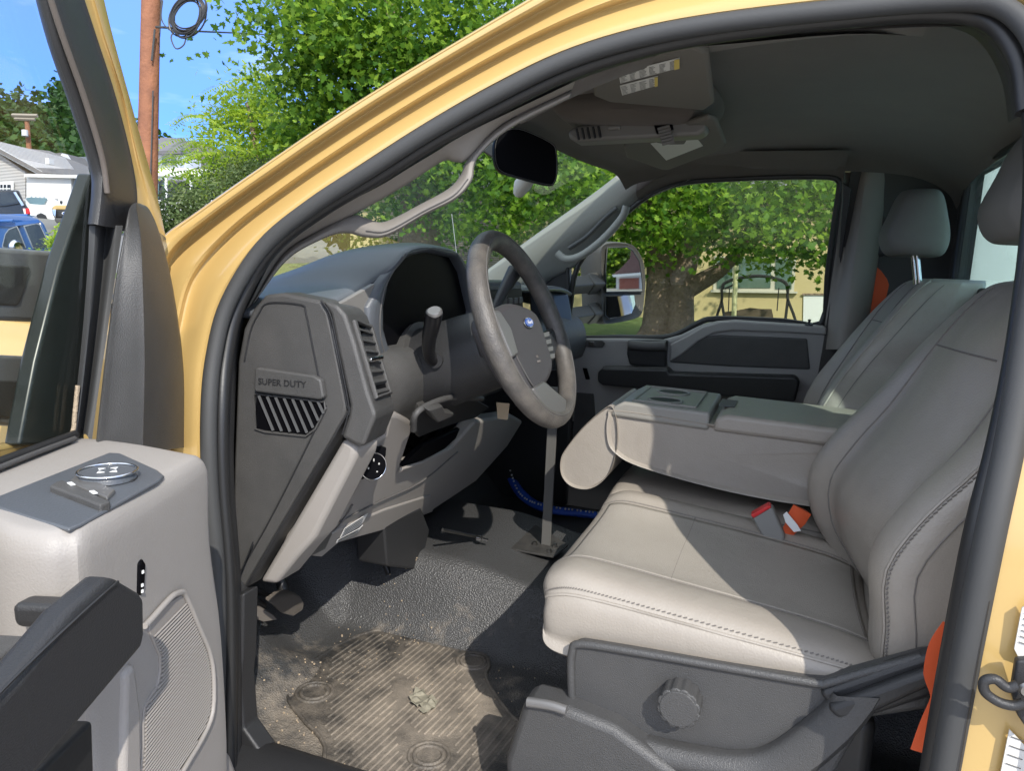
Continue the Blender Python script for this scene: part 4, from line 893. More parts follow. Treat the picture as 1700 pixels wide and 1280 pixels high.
# window frame, channel and glass
FR = [[(50,-40),(66,-40),(88,-40),(118,-40),(126,-40),(140,-40),(150,-40),(164,-40)],
      [(80,72),(92,66),(118,60),(150,54),(157,56),(168,58),(176,56),(186,54)],
      [(118,180),(130,172),(158,166),(186,160),(190,160),(202,156),(206,160),(214,158)],
      [(149,278),(162,270),(182,262),(212,262),(216,262),(224,258),(232,262),(242,258)],
      [(152,320),(164,316),(182,320),(220,326),(226,330),(240,330),(250,326),(262,330)],
      [(146,372),(158,372),(176,376),(212,380),(222,384),(244,384),(262,384),(276,398)]]
of = (-.155, -.140, -.135, -.150, -.152, -.158, -.154, -.172)
for nm, a, b, m_ in (('window_frame', 0, 5, BLK), ('frame_paint', 4, 8, YEL)):
    rows = [[dp(p, of[a+i]) for i, p in enumerate(r[a:b])] for r in FR]
    rows = [([dp(q[a], of[a]-.03)] if nm == 'window_frame' else [])+r+[r[-1]-DN*.03] for q, r in zip(FR, rows)]
    grid(nm, rows, m_, door, nu=5, nv=3)
tube('frame_bead', [dp(p, -.132) for p in [(72,-40),(104,60),(142,168),(170,264),(178,320)]], .0035, mat('frame_bead_tan', (.12, .10, .085), .5), door, n=4)
rows = [[dp(a, -.158), dp(((a[0]*3+b[0])/4, a[1]), -.148), dp(((a[0]*2+b[0]*2)/4, a[1]), -.160), dp(((a[0]+b[0]*3)/4, a[1]), -.142), dp(b, -.135)] for a, b in zip([(148,374),(146,430),(138,540),(126,660),(118,722)], [(204,374),(196,430),(180,540),(162,660),(152,738)])]
grid('window_channel', rows, RUB2, door, nu=3, nv=4)
tube('channel_dirt', [dp(p, -.150) for p in [(108,728),(121,716),(124,690),(129,640)]], .0028, mat('dried_dirt', (.33, .26, .18), .9, bump=300, bstr=1, bdist=.003), door, n=3)
tube('glass_seal', [dp(p, -.146) for p in [(124,722),(60,746),(0,768),(-60,792),(-200,850)]], .006, RUB, door, n=2)
tube('glass_seal', [dp(p, -.138) for p in [(124,728),(60,752),(0,776),(-60,800),(-200,858)]], .003, DRK, door, n=2)
gl = [dp((118,724), -.157), dp((150,284), -.157), dp((50,-30), -.157)]
z0 = gl[-1][2]; s0 = (gl[-1]-DPO)@DU
gl += [dl(s0+.12, -.157, z0+.03), dl(.95, -.157, z0+.03), dl(1.0, -.157, .60), dl(.3, -.157, .58)]
prism('door_glass', gl, -DN*.004, GLP, door, bevel=0, smooth=False)
prism('outer_sail', dps([(152,288),(186,300),(150,560),(140,740),(33,740),(60,600),(100,440)], -.178), -DN*.02, mat('sail_black', (.025, .030, .027), .28), door, bevel=.004)
ARMM = mat('arm_plastic', (.21, .21, .21), .42, bump=560, bstr=.5, bdist=.001)
a1 = prism('mirror_arm', dps([(-260,395),(-40,408),(104,418),(112,430),(78,528),(66,535),(-60,530),(-260,520)], -.24), -DN*.05, ARMM, door, bevel=.006)
prism('arm_recess', dps([(-100,436),(50,441),(52,448),(34,504),(28,508),(-100,504)], -.238), -DN*.006, DRK, a1, bevel=.003)
a2 = prism('mirror_arm', dps([(-260,575),(-40,588),(62,592),(66,600),(36,702),(26,708),(-60,700),(-260,690)], -.24), -DN*.05, ARMM, door, bevel=.006)
prism('arm_recess', dps([(-100,630),(48,632),(30,694),(-100,692)], -.238), -DN*.004, DRK, a2, bevel=.003)
# speaker, pull handle, lock switch
spk = crv(np.array([(298,990),(306,992),(328,1045),(343,1082),(350,1120),(349,1180),(332,1222),(300,1275),(284,1320),(236,1320),(238,1240),(240,1176),(262,1140),(266,1090),(248,1048),(262,1020)], float), 2, True)
GRL = mat('speaker_mesh', (.27, .245, .22), .55)
sk = prism('speaker_grille', dps(spk, .0025), -DN*.004, GRL, door, bevel=.001)
mb = MB(); zs_ = np.arange(.10, .40, .0042)
P_ = np.array([((p-DP)@DU, p[2]) for p in dps(spk, .0025)])
for z in zs_:
    xs_ = []
    for k in range(len(P_)):
        a, b = P_[k], P_[(k+1) % len(P_)]
        if (a[1]-z)*(b[1]-z) < 0: xs_.append(a[0]+(b[0]-a[0])*(z-a[1])/(b[1]-a[1]))
    xs_.sort()
    for k in range(0, len(xs_)-1, 2):
        if xs_[k+1]-xs_[k] > .008: mb.tube([dl(xs_[k]+.003, .0035, z), dl(xs_[k+1]-.003, .0035, z)], .0013, seg=5)
mb.build('grille_ribs', GRY, sk)
tube('grille_frame', dps([(298,984),(308,988),(331,1042),(347,1080),(354,1120),(353,1182),(336,1226),(304,1280),(288,1320)], .004), .0032, GRY, door, n=3)
tube('grille_frame', dps([(298,984),(284,992),(250,1030),(240,1040)], .004), .0032, GRY, door, n=3)
prism('lock_switch', dps([(232,936),(238,928),(243,936),(241,975),(236,990),(231,985)], .003), -DN*.006, SCR, door, bevel=.002)
mb = MB()
for p in ((237,950), (236,972), (236,982)): mb.box(dp(p, .0035), (.0012, .0025, .003))
mb.build('switch_mark', WHT, door)
hb_ = dps([(124,1012),(186,959),(198,961),(236,984),(242,992),(243,1060),(236,1078),(60,1290),(-40,1420),(-420,1500),(-420,1380),(-60,1222),(30,1128)], .055)
prism('pull_handle', hb_, -DN*.024, BLK, door, bevel=.007)
tube('handle_groove', dps([(196,966),(150,1006),(90,1062),(20,1130),(-60,1214)], .0555), .0012, RUB, door, n=3, seg=6)
prism('handle_mount', dps([(120,1008),(150,990),(160,1040),(124,1046)], .012), -DN*.05, BLK, door, bevel=.006)
prism('handle_inner', dps([(-60,1120),(0,1092),(52,1058),(66,1058),(74,1072),(72,1090),(40,1120),(-60,1200)], .012), -DN*.05, DRK, door, bevel=.006)
prism('map_pocket', dps([(155,1195),(158,1290),(60,1330),(60,1290)], .03), -DN*.05, RUB, door, bevel=.004)
prism('panel_rib', dps([(210,1120),(226,1100),(236,1180),(238,1330),(206,1330)], .007), -DN*.02, GRY, door, bevel=.006)
tube('door_check', [V3(-.40, -.90, .1), V3(-.36, -.97, .1), V3(-.30, -1.04, .1)], .012, BLK, TR, n=2)
prism('lower_bolster', dps([(318,1262),(340,1240),(362,1232),(385,1250),(400,1290),(404,1340),(318,1340)], -.02), -DN*.03, GRY, door, bevel=.012)
# near hinge pillar lower trim
prism('hinge_pillar_trim', ats([(376,975),(388,990),(404,986),(402,1090),(398,1130),(404,1210),(440,1262),(500,1340),(372,1340)], Y=-.835), (0, .04, 0), BLK, TR, bevel=.005)
tube('pillar_groove', ats([(376,960),(394,965),(420,900)], Y=-.81), .0015, BLK, TR, n=1, seg=6)
# ============================================================ ACCESSORIES IN THE CAB
BRM = mat('bracket_black', (.03, .03, .03), .4, col2=(.07, .066, .06), nscale=40)
br = prism('mount_plate', [V3(-.235, .13, .062), V3(-.25, -.03, .062), V3(-.20, -.075, .062), V3(-.03, -.075, .062), V3(-.02, .02, .062), V3(-.16, .14, .062)], (0, 0, .005), BRM, TR, bevel=.001)
prism('mount_post', [V3(-.085, -.012, .067), V3(-.060, -.012, .067), V3(-.060, -.006, .067), V3(-.085, -.006, .067)], (0, 0, .42), mat('painted_post', (.10, .098, .092), .45), br, bevel=.001)
for p in ((-.205, .115), (-.20, -.045), (-.05, -.05), (-.048, -.010), (-.10, -.02)):
    lathe('bolt', [(0, 0), (.009, 0), (.009, .002), (.0055, .002), (.0055, .008), (0, .008)], (p[0], p[1], .067), (0, 0, 1), STEEL, br, seg=6, smooth=False)
# rubber mat with ribs
MT = empty('floor_mat', (-.12, -.55, -.10), 'dusty black ribbed rubber mat lying on the floor under the steering wheel', 'floor mat')
mo = [(476,1132),(500,1112),(560,1072),(612,1050),(640,1048),(700,1062),(790,1082),(812,1100),(808,1130),(850,1190),(905,1240),(890,1330),(560,1340),(540,1240),(508,1200),(480,1165)]
FZ = -.10
q_ = ats(crv(np.array(mo, float), 4, True), Z=FZ+.006)
prism('mat_sheet', q_, (0, 0, -.004), MTM, MT, bevel=.002)
lip = MB(); lip.tube(np.array(q_), .004, seg=8, closed=True); lip.build('mat_lip', MTM, MT)
mp_ = np.array([(p[0], p[1]) for p in q_])
def inside(x, y):
    c = False; n = len(mp_); j = n-1
    for i in range(n):
        if (mp_[i][1] > y) != (mp_[j][1] > y) and x < (mp_[j][0]-mp_[i][0])*(y-mp_[i][1])/(mp_[j][1]-mp_[i][1])+mp_[i][0]: c = not c
        j = i
    return c
ribs = MB(); dv = V3(.10, 1.0, 0); dv /= np.linalg.norm(dv); dw = V3(1, -.10, 0)/1.005
cen = V3(-.12, -.55, 0)
rc = [(-.345,-.535), (-.02,-.385), (-.09,-.80)]
for k in range(-22, 34):
    w = k*.0135; run = None
    for t in np.arange(-.36, .36, .008):
        p = cen+dw*w+dv*t; d_ = min(math.hypot(p[0]-a, p[1]-b) for a, b in ((at(522,1150,Z=FZ)[0], at(522,1150,Z=FZ)[1]), (at(785,1098,Z=FZ)[0], at(785,1098,Z=FZ)[1]), (at(712,1255,Z=FZ)[0], at(712,1255,Z=FZ)[1])))
        wear = math.sin(p[0]*31+2)*math.sin(p[1]*23+1)+.5*math.sin(p[0]*67+p[1]*41)
        ok = wear < .78 and inside(p[0], p[1]) and inside(*(p+dv*.02)[:2]) and inside(*(p-dv*.02)[:2]) and inside(*(p+dw*.02)[:2]) and inside(*(p-dw*.02)[:2]) and d_ > .048 and not (RNG.random() < .03)
        if ok and run is None: run = t
        if (not ok or t > .35) and run is not None:
            if t-run > .03:
                a, b = cen+dw*w+dv*run, cen+dw*w+dv*t; z = FZ+.0066
                ribs.box(((a+b)/2)+V3(0, 0, z), (.0042, t-run, .0034), Matrix.Rotation(-math.atan2(dv[0], dv[1]), 3, 'Z'))
            run = None
ribs.build('mat_ribs', RBM, MT, bevel=.0012, seg=2)
for p in ((522,1150), (785,1098), (712,1255)):
    c = at(p[0], p[1], Z=FZ+.006)
    for r_, h_ in ((.036, .004), (.026, .0045)):
        tube('mat_ring', [c+V3(r_*math.cos(a), r_*math.sin(a), 0) for a in np.linspace(0, 2*math.pi, 33)[:-1]], h_, MTM, MT, n=1, closed=True, seg=8)
# crumpled scrap on the mat
V_ = []; F_ = []
cx = at(703,1165,Z=FZ+.012)
n_ = 9
for i in range(n_):
    for j in range(7):
        V_.append((cx[0]+(i-4)*.0075+RNG.normal(0, .0022), cx[1]+(j-3)*.0085-(i-4)*.004+RNG.normal(0, .0022), cx[2]+abs(RNG.normal(0, .004))))
for i in range(n_-1):
    for j in range(6):
        if (i, j) in ((0, 0), (0, 5), (7, 0), (3, 5), (1, 5), (7, 1), (4, 0)): continue
        F_.append((i*7+j, i*7+j+1, (i+1)*7+j+1, (i+1)*7+j))
o = mk('crumpled_scrap', V_, F_, mat('dried_leaf_paper', (.30, .275, .21), .85, col2=(.17, .16, .12), nscale=60), None, smooth=False, solid=.0008)
tag(o, 'torn crumpled olive grey scrap lying in the middle of the dirty rubber mat', 'litter')
# grit
gm = MB()
for k in range(420):
    x, y = RNG.uniform(-.46, .05), RNG.uniform(-.80, -.33)
    if RNG.random() < .5: x, y = RNG.normal(-.33, .05), RNG.normal(-.45, .1)
    s = RNG.uniform(.0008, .0028); gm.box((x, y, float(fz(x, y))+.004+s*.3), (s, s*1.3, s), Matrix.Rotation(RNG.uniform(0, 3), 3, 'Z'))
o = gm.build('grit', mat('grit_tan', (.42, .33, .23), .9), None, smooth=False); tag(o, 'tan grit and crumbs scattered over the mat and floor', 'dirt', kind='stuff')
# blue strap in the far footwell
bl = tube('blue_strap', [V3(-.50, .86, -.02), V3(-.40, .74, -.055), V3(-.30, .69, -.075), V3(-.18, .70, -.078), V3(-.06, .72, -.08)], [.016, .022, .024, .022, .018], mat('blue_webbing', (.03, .11, .62), .5), None, n=5, flat=.5)
tag(bl, 'bright blue strap with a white beaded edge lying in the far footwell', 'strap')
mb = MB()
for t in np.linspace(0, 1, 34):
    p = crv(np.array([V3(-.50, .85, .02), V3(-.40, .71, -.040), V3(-.30, .66, -.055), V3(-.18, .67, -.058), V3(-.06, .69, -.06)]), 20)[int(t*79)]
    mb.box(p, (.006, .006, .006))
mb.build('beaded_edge', WHT, bl, bevel=.0015)
# ============================================================ OUTSIDE
# ---- ground
LD = V3(-.80, .60, 0)
def gh(x, y):
    s = -.80*x+.60*y
    z = GZ + .42*ss(3, 10, y) + .088*np.clip(s-15, 0, 60)*ss(-4, -10, x)
    return z
xs = np.concatenate([-np.geomspace(260, 20, 26), np.linspace(-19, 19, 60), np.geomspace(20, 400, 14)]); ys = np.concatenate([-np.geomspace(300, 20, 10), np.linspace(-19, 30, 70), np.geomspace(32, 400, 24)])
vs = [(x, y, float(gh(x, y))) for x in xs for y in ys]; ny = len(ys)
fs = [(i*ny+j, i*ny+j+1, (i+1)*ny+j+1, (i+1)*ny+j) for i in range(len(xs)-1) for j in range(ny-1)]
o = mk('ground', vs, fs, mat('lot_asphalt', (.13, .127, .12), .9, bump=60, bstr=.4, bdist=.01, col2=(.19, .185, .17), nscale=.5), None); tag(o, kind='structure')
lx = np.linspace(-16, 14, 50); ly = np.linspace(4.2, 24, 34)
o = mk('lawn', [(x, y, float(gh(x, y))+.03+.02*math.sin(x*3)*math.sin(y*2)) for x in lx for y in ly], [(i*34+j, i*34+j+1, (i+1)*34+j+1, (i+1)*34+j) for i in range(49) for j in range(33)], mat('lawn_green', (.10, .17, .035), .9, bump=80, bstr=1, bdist=.03, col2=(.17, .22, .06), nscale=2.5), None); tag(o, kind='structure')
gx_ = np.linspace(-5, 9, 30); gy_ = np.linspace(-12, 3.6, 34)
o = mk('bounce_paving', [(x, y, float(gh(x, y))+.012) for x in gx_ for y in gy_], [(i*34+j, i*34+j+1, (i+1)*34+j+1, (i+1)*34+j) for i in range(29) for j in range(33)], mat('pale_bounce_paving', (.40, .375, .335), .9, bump=90, bstr=.4, bdist=.004, col2=(.46, .43, .385), nscale=1.3), None); tag(o, kind='structure')  # unseen pale paving added to bounce warm sunlight into the cab
# ---- leaves
MAPLE = np.array([(0,-.5),(.12,-.28),(.42,-.34),(.30,-.1),(.52,.12),(.24,.12),(.20,.34),(0,.58),(-.20,.34),(-.24,.12),(-.52,.12),(-.30,-.1),(-.42,-.34),(-.12,-.28)])
OVAL = np.array([(0,-.5),(.17,-.2),(.19,.1),(.08,.38),(0,.5),(-.08,.38),(-.19,.1),(-.17,-.2)])
QUAD = np.array([(-.5,-.4),(.1,-.5),(.5,0),(.3,.45),(-.3,.5)])
def leafcloud(name, P, size, shape, mt, parent=None, droop=.5, fold=.0):
    P = np.asarray(P, float); n = len(P); k = len(shape)
    nrm = RNG.normal(size=(n, 3)); nrm[:, 2] = np.abs(nrm[:, 2])+droop; nrm /= np.linalg.norm(nrm, axis=1)[:, None]
    a = np.cross(nrm, RNG.normal(size=(n, 3))); a /= np.linalg.norm(a, axis=1)[:, None]; b = np.cross(nrm, a)
    sz = (size*RNG.uniform(.65, 1.25, n))[:, None, None]
    V = P[:, None, :]+sz*(shape[None, :, 0:1]*a[:, None, :]+shape[None, :, 1:2]*b[:, None, :] - fold*np.abs(shape[None, :, 0:1])*nrm[:, None, :])
    me = bpy.data.meshes.new(name); me.vertices.add(n*k); me.vertices.foreach_set('co', V.reshape(-1).astype(np.float32))
    me.loops.add(n*k); me.loops.foreach_set('vertex_index', np.arange(n*k, dtype=np.int32))
    me.polygons.add(n); me.polygons.foreach_set('loop_start', np.arange(0, n*k, k, dtype=np.int32))
    me.update(calc_edges=True); me.validate(); me.materials.append(mt)
    o = bpy.data.objects.new(name, me); COL.objects.link(o)
    if parent is not None: o.parent = parent; o.matrix_parent_inverse = worldm(parent).inverted()
    return o
def blobs(cs, n, clump=.35, per=60):
    """leaf positions: sprays of leaves scattered through a set of ellipsoids (centre, radii)"""
    out = []; vol = np.array([np.prod(c[1])**(2/3) for c in cs]); vol /= vol.sum()
    for (c, r), v in zip(cs, vol):
        m = max(1, int(n*v/per)); u = RNG.normal(size=(m, 3)); u /= np.linalg.norm(u, axis=1)[:, None]
        u *= (RNG.random(m)**.45)[:, None]; cc = np.array(c)+u*np.array(r)
        for q in cc: out.append(q+RNG.normal(size=(per, 3))*np.array([1, 1, .45])*clump*RNG.uniform(.5, 1.3))
    return np.vstack(out)
LM = leafmat('maple_leaf', (.035, .10, .012), (.10, .21, .02), (.26, .40, .045), .5)
LD_ = leafmat('dark_leaf', (.018, .05, .012), (.03, .08, .016), (.055, .12, .022), .3)
LL = leafmat('light_leaf', (.16, .28, .03), (.28, .41, .04), (.40, .50, .07), .5)
LO = leafmat('olive_leaf', (.06, .10, .03), (.10, .15, .05), (.16, .20, .08), .3)
BARK = mat('bark', (.17, .115, .08), .95, bump=14, bstr=1, bdist=.06, col2=(.27, .20, .15), nscale=5)
def tree(name, base, trunk, blob, n, size, shape, mt, label, cat='tree', clump=.35, per=60, group=None, limbs=(), droop=.5):
    e = empty(name, tuple(base), label, cat, group)
    for k, (P, r) in enumerate(trunk): tube('trunk' if k == 0 else 'limb', P, r, BARK, e, n=4, seg=14)
    leafcloud('crown', blobs(blob, n, clump, per), size, shape, mt, e, droop)
    return e
def gz(P): return V3(P[0], P[1], float(gh(P[0], P[1])))
# big maple seen through the far window
b0 = at(1105,556,D=12.5); b0 = V3(b0[0], b0[1], float(gh(b0[0], b0[1]))-.1)
def bl_(px, py, D, r): return (at(px, py, D=D), r)
bt = at(1092,470,D=12.5); bt2 = at(1140,450,D=12.5)
tree('maple_tree', b0, [([V3(*at(1086,575,D=12.5)), at(1092,540,D=12.5), at(1096,470,D=12.5), at(1096,400,D=12.6), at(1085,300,D=12.7)], [.40, .27, .23, .24, .2]),
      ([V3(*at(1122,575,D=12.4)), at(1126,540,D=12.4), at(1130,480,D=12.4), at(1140,430,D=12.4), at(1175,330,D=12.3)], [.36, .26, .22, .20, .15]),
      ([at(1140,480,D=12.4), at(1185,455,D=12.2), at(1215,430,D=12.0), at(1300,330,D=11.5)], [.17, .13, .10, .08])],
     [bl_(1080,330,12.0,(1.5,1.5,.8)), bl_(1180,340,10.5,(1.6,1.2,.7)), bl_(1290,360,10,(1.3,1.3,.75)), bl_(1380,350,9.6,(1.0,1.2,.85)), bl_(1130,385,11.0,(1.0,1.0,.38)), bl_(1000,390,12.5,(1.2,1.2,.7)), bl_(1230,400,10.6,(1.0,1.2,.33)), bl_(1340,415,10.2,(.9,1.0,.30)), bl_(1040,250,12,(2.4,2,1.0)), bl_(1250,250,11,(3,2.4,1.1)), bl_(1150,100,12.5,(4.5,3,2.2)), bl_(960,415,13.2,(.9,1.0,.55)), bl_(1180,-150,13,(4.5,3.5,2.5))],
     36000, .100, MAPLE, LM, 'big spreading maple with a thick forked trunk beyond the far window', clump=.30, per=36, droop=.25)
# maple ahead, over the windshield
c0 = at(690,380,D=11); c0 = gz(c0)
tree('maple_tree', c0, [([c0, at(700,300,D=11), at(690,150,D=11.2), at(640,0,D=11.5)], [.35, .30, .24, .16]), ([at(700,240,D=11), at(740,100,D=10), at(715,20,D=9.4), at(700,-40,D=9)], [.10, .07, .05, .03])],
     [bl_(560,40,9.5,(1.3,1.4,.9)), bl_(530,60,9.5,(.5,.9,.75)), bl_(640,120,9.5,(1.3,1.2,.8)), bl_(540,160,9.8,(.6,.9,.5)), bl_(760,120,9.2,(1.2,1.2,.8)), bl_(700,0,9,(1.6,1.5,.8)), bl_(850,40,8.8,(1.1,1.2,.8)), bl_(600,230,10.2,(1.1,1.0,.7)), bl_(700,300,10,(1.4,1.2,.7)), bl_(800,330,9.5,(1.1,1.1,.6)), bl_(920,310,9.5,(1.0,1.1,.6)), bl_(980,280,9.8,(.9,1.2,.5)), bl_(850,200,10,(2.0,1.6,.9)), bl_(600,-140,10,(3,2,1.1)), bl_(640,300,12.5,(2.6,1.0,1.4)), bl_(900,330,13,(2.6,1.0,1.3)), bl_(520,240,10.5,(.6,.6,.4)), bl_(500,10,9.4,(.3,.8,.5)), bl_(530,150,10,(.5,.8,.6)), bl_(560,110,9.8,(.9,1,.8)), bl_(560,210,10,(.7,.7,.5))],
     40000, .088, MAPLE, LM, 'dense maple rising over the roof pillar and seen through the windshield', clump=.28, per=36, droop=.25)
# sunlit sprays at the edge of that maple
# light green compound-leaved tree
d0 = gz(at(430,420,D=12.5))
fronds = []
for (px, py, D) in [(330,250,11.5),(350,215,11.6),(300,275,11.4),(345,290,11.2),(380,270,11),(420,250,11),(370,240,11),(450,265,11),(400,300,10.8),(330,185,11.8),(380,180,12),(420,210,12),(460,190,12),(450,235,12),(310,232,11.6),(350,320,11),(430,290,11),(290,262,11.5),(480,210,12),(400,150,12.4),(440,120,12.4)]:
    for r_ in range(4):
        c = at(px+RNG.normal(0, 10), py+RNG.normal(0, 9), D=D+RNG.normal(0, .3)); a = RNG.uniform(0, 6.28) if r_ else 3.4
        fronds.append((c, a))
P_ = []; 
e = empty('sumac_tree', tuple(d0), 'light green tree with feathery compound leaves beside the utility pole', 'tree')
tube('trunk', [d0, at(430,330,D=12), at(420,220,D=12), at(410,170,D=12)], [.08, .06, .04, .02], BARK, e, n=3)
fv = MB(); 
for c, a in fronds:
    d = V3(math.cos(a), math.sin(a)*.6, .1); L_ = RNG.uniform(.45, .75); side = V3(-d[1], d[0], 0)
    for k in range(13):
        t = k/12; q = c+d*L_*t+V3(0, 0, -.22*t*t)
        for s_ in (-1, 1):
            tip = q+side*s_*(.15*(1-.45*t))+d*.05+V3(0, 0, -.04); w = d*.022
            i0 = len(fv.v); m_ = (q+tip)/2
            fv.v += [q.tolist(), (m_+w).tolist(), tip.tolist(), (m_-w).tolist()]; fv.f.append((i0, i0+1, i0+2, i0+3))
fv.build('fronds', LL, e, smooth=False)
leafcloud('crown', blobs([bl_(430,180,12.6,(.8,.9,.5)), bl_(440,270,12.4,(.8,.9,.5)), bl_(390,270,12.2,(.6,.8,.5)), bl_(360,300,12,(.45,.6,.3)), bl_(470,230,12.4,(.6,.7,.5)), bl_(400,195,12.5,(.5,.6,.35)), bl_(480,280,12.4,(.7,.7,.6)), bl_(420,310,12.2,(.6,.7,.4)), bl_(440,140,12.8,(.4,.5,.35)), bl_(350,215,12.4,(.25,.4,.25))], 15000, .18, 30), .085, OVAL, LL, e, .4)
# olive bush
f0 = gz(at(360,400,D=10.5))
tree('olive_bush', f0, [([f0, at(350,360,D=10.5)], [.05, .02])], [bl_(360,350,10.3,(.55,.7,.42)), bl_(420,320,10.6,(.6,.6,.45)), bl_(300,350,10.4,(.35,.5,.32)), bl_(290,395,10.2,(.3,.5,.35)), bl_(400,300,11,(.5,.5,.3)), bl_(470,330,10.8,(.8,.6,.6)), bl_(340,420,10.2,(.9,.5,.5)), bl_(330,370,10.2,(.5,.5,.35))], 19000, .066, OVAL, LO, 'olive green fine-leaved bush between the roof pillar and the white porch', 'bush', clump=.13, per=30)
g0 = gz(at(97,440,D=8.5))
tree('young_shrub', g0, [([g0, at(100,420,D=8.5)], [.02, .01])], [bl_(98,400,8.4,(.07,.1,.12)), bl_(104,382,8.4,(.04,.06,.09)), bl_(92,412,8.4,(.09,.1,.12))], 900, .05, OVAL, LL, 'small bright yellow green shrub behind the blue pickup', 'shrub', clump=.045, per=20)
# wood filling behind the trees
W_ = leafcloud('hedge_wood', blobs([(V3(-12+2.1*k, 26+RNG.uniform(-1, 1), 1.5+RNG.uniform(0, 1.5)), (1.9, 1.2, 2.6)) for k in range(6, 15)]+[bl_(640,300,24,(2.2,1.2,3)), bl_(560,330,24,(2,1.2,2.4)), bl_(1000,330,24,(3,1.2,3.4)), bl_(860,300,24,(3,1.2,3.4)), bl_(740,300,24,(3,1.2,3.4))], 9000, .45, 30), .42, QUAD, LD_)
tag(W_, 'dark green mass of trees behind the maples', 'trees', kind='stuff')
# wooded hill
hp = []
hx = np.linspace(-1, 1, 40)
HB = []
for px in range(-500, 620, 12):
    top_ = 158+18*math.sin(px*.035)+10*math.sin(px*.11) if px < 150 else 172+max(0, px-150)*.55
    HB.append((px, top_))
V_ = []; F_ = []
for i, (px, t_) in enumerate(HB):
    for j, (yy_, D) in enumerate(((420,95), (330,110), (250,135), (t_+5,160), (t_+8,190))): V_.append(at(px, yy_, D=D).tolist())
for i in range(len(HB)-1):
    for j in range(4): F_.append((i*5+j, i*5+j+1, (i+1)*5+j+1, (i+1)*5+j))
o = mk('hillside', V_, F_, mat('hill_green', (.03, .06, .02), .95, col2=(.05, .09, .03), nscale=.2), None); tag(o, kind='structure')
P_ = []
for i in range(1500):
    k = RNG.integers(0, len(HB)-1); px, t_ = HB[k]; f = RNG.random()**.8
    D = 158-60*f; py = t_+(350-t_)*f
    c = at(px+RNG.uniform(-8, 8), py-4, D=D-3); r = RNG.uniform(1.6, 3.6)
    m_ = 46; u = RNG.normal(size=(m_, 3)); u /= np.linalg.norm(u, axis=1)[:, None]; P_.append(c+u*np.array([1, 1, 1.15])*r*RNG.uniform(.6, 1.05, (m_, 1)))
W_ = leafcloud('hill_wood', np.vstack(P_), 1.0, QUAD, LD_); tag(W_, 'distant wooded hillside under the blue sky', 'wood', kind='stuff')
# ---- utility pole, wire coil, wire
POLE = mat('pole_wood', (.30, .125, .062), .85, bump=24, bstr=.9, bdist=.01, col2=(.15, .062, .035), nscale=5)
pb = at(243,420,D=9.0); pb[2] = GZ
pe_ = empty('utility_pole', tuple(pb), 'reddish brown wooden utility pole with a coil of cable hanging from it', 'utility pole')
pbase = at(242,400,D=9.0); ptop = at(252,-60,D=9.0); dd = (ptop-pbase)/np.linalg.norm(ptop-pbase)
tube('pole', [pbase-dd*2.2, pbase, (pbase+ptop)/2, ptop+dd*3], [.135, .128, .112, .095], POLE, pe_, n=1, seg=20)
mb = MB(); 
for px, a, b in ((246,150,330), (262,-30,60)): mb.tube([at(px+8, a, D=8.87), at(px+3, b, D=8.87)], .008, seg=6)
mb.tube([at(257,48,D=8.85), at(252,100,D=8.86)], .012, seg=6); mb.build('ground_wire', RUB2, pe_)
mb = MB()
for k in range(15):
    cx_, cy_ = 312+RNG.normal(0, 2.5), 24+RNG.normal(0, 3); ra, rb = RNG.uniform(22, 29), RNG.uniform(26, 32)
    mb.tube(np.array([at(cx_+ra*math.cos(t), cy_+rb*math.sin(t)-.3*ra*math.cos(t), D=8.7+.02*math.sin(t+k)) for t in np.linspace(0, 6.283, 33)[:-1]]), .009, seg=6, closed=True)
mb.build('cable_coil', RUB, pe_)
mb = MB(); mb.tube(crv(np.array([at(*p, D=8.7) for p in [(290,50),(284,62),(292,80),(305,74),(310,58),(318,50)]]), 4), .008); mb.tube(crv(np.array([at(*p, D=8.7) for p in [(270,0),(268,30),(280,48),(300,56)]]), 4), .007)
mb.tube([at(259,44,D=8.8), at(290,46,D=8.7)], .014, seg=6); mb.build('cable_tail', RUB2, pe_)
o = tube('overhead_wire', [at(300,50,D=8.75), at(420,55,D=14), at(520,58,D=20), at(700,50,D=40)], .012, RUB2, None, n=3, seg=6); tag(o, 'thin wire running from the coiled cable to the maple', 'wire')
# far small pole
q0 = gz(at(50,262,D=95)); q1 = at(43,188,D=95)
sp_ = empty('utility_pole', tuple(at(51,300,D=95)), 'far small utility pole with a cross arm behind the grey roofs', 'utility pole')
tube('pole', [at(52,300,D=95), at(44,190,D=95)], [.34, .28], POLE, sp_, n=1, seg=10)
mb = MB(); mb.tube([at(20,191,D=94.6), at(62,192,D=94.6)], .25, seg=4); mb.tube([at(24,197,D=94.6), at(58,198,D=94.6)], .18, seg=4); mb.build('cross_arm', mat('weathered_wood', (.25, .22, .18), .9), sp_)
mb = MB(); mb.tube([at(41,216,D=94), at(41.5,226,D=94)], .38, seg=10); mb.build('transformer', mat('transformer_grey', (.5, .5, .5), .5), sp_)
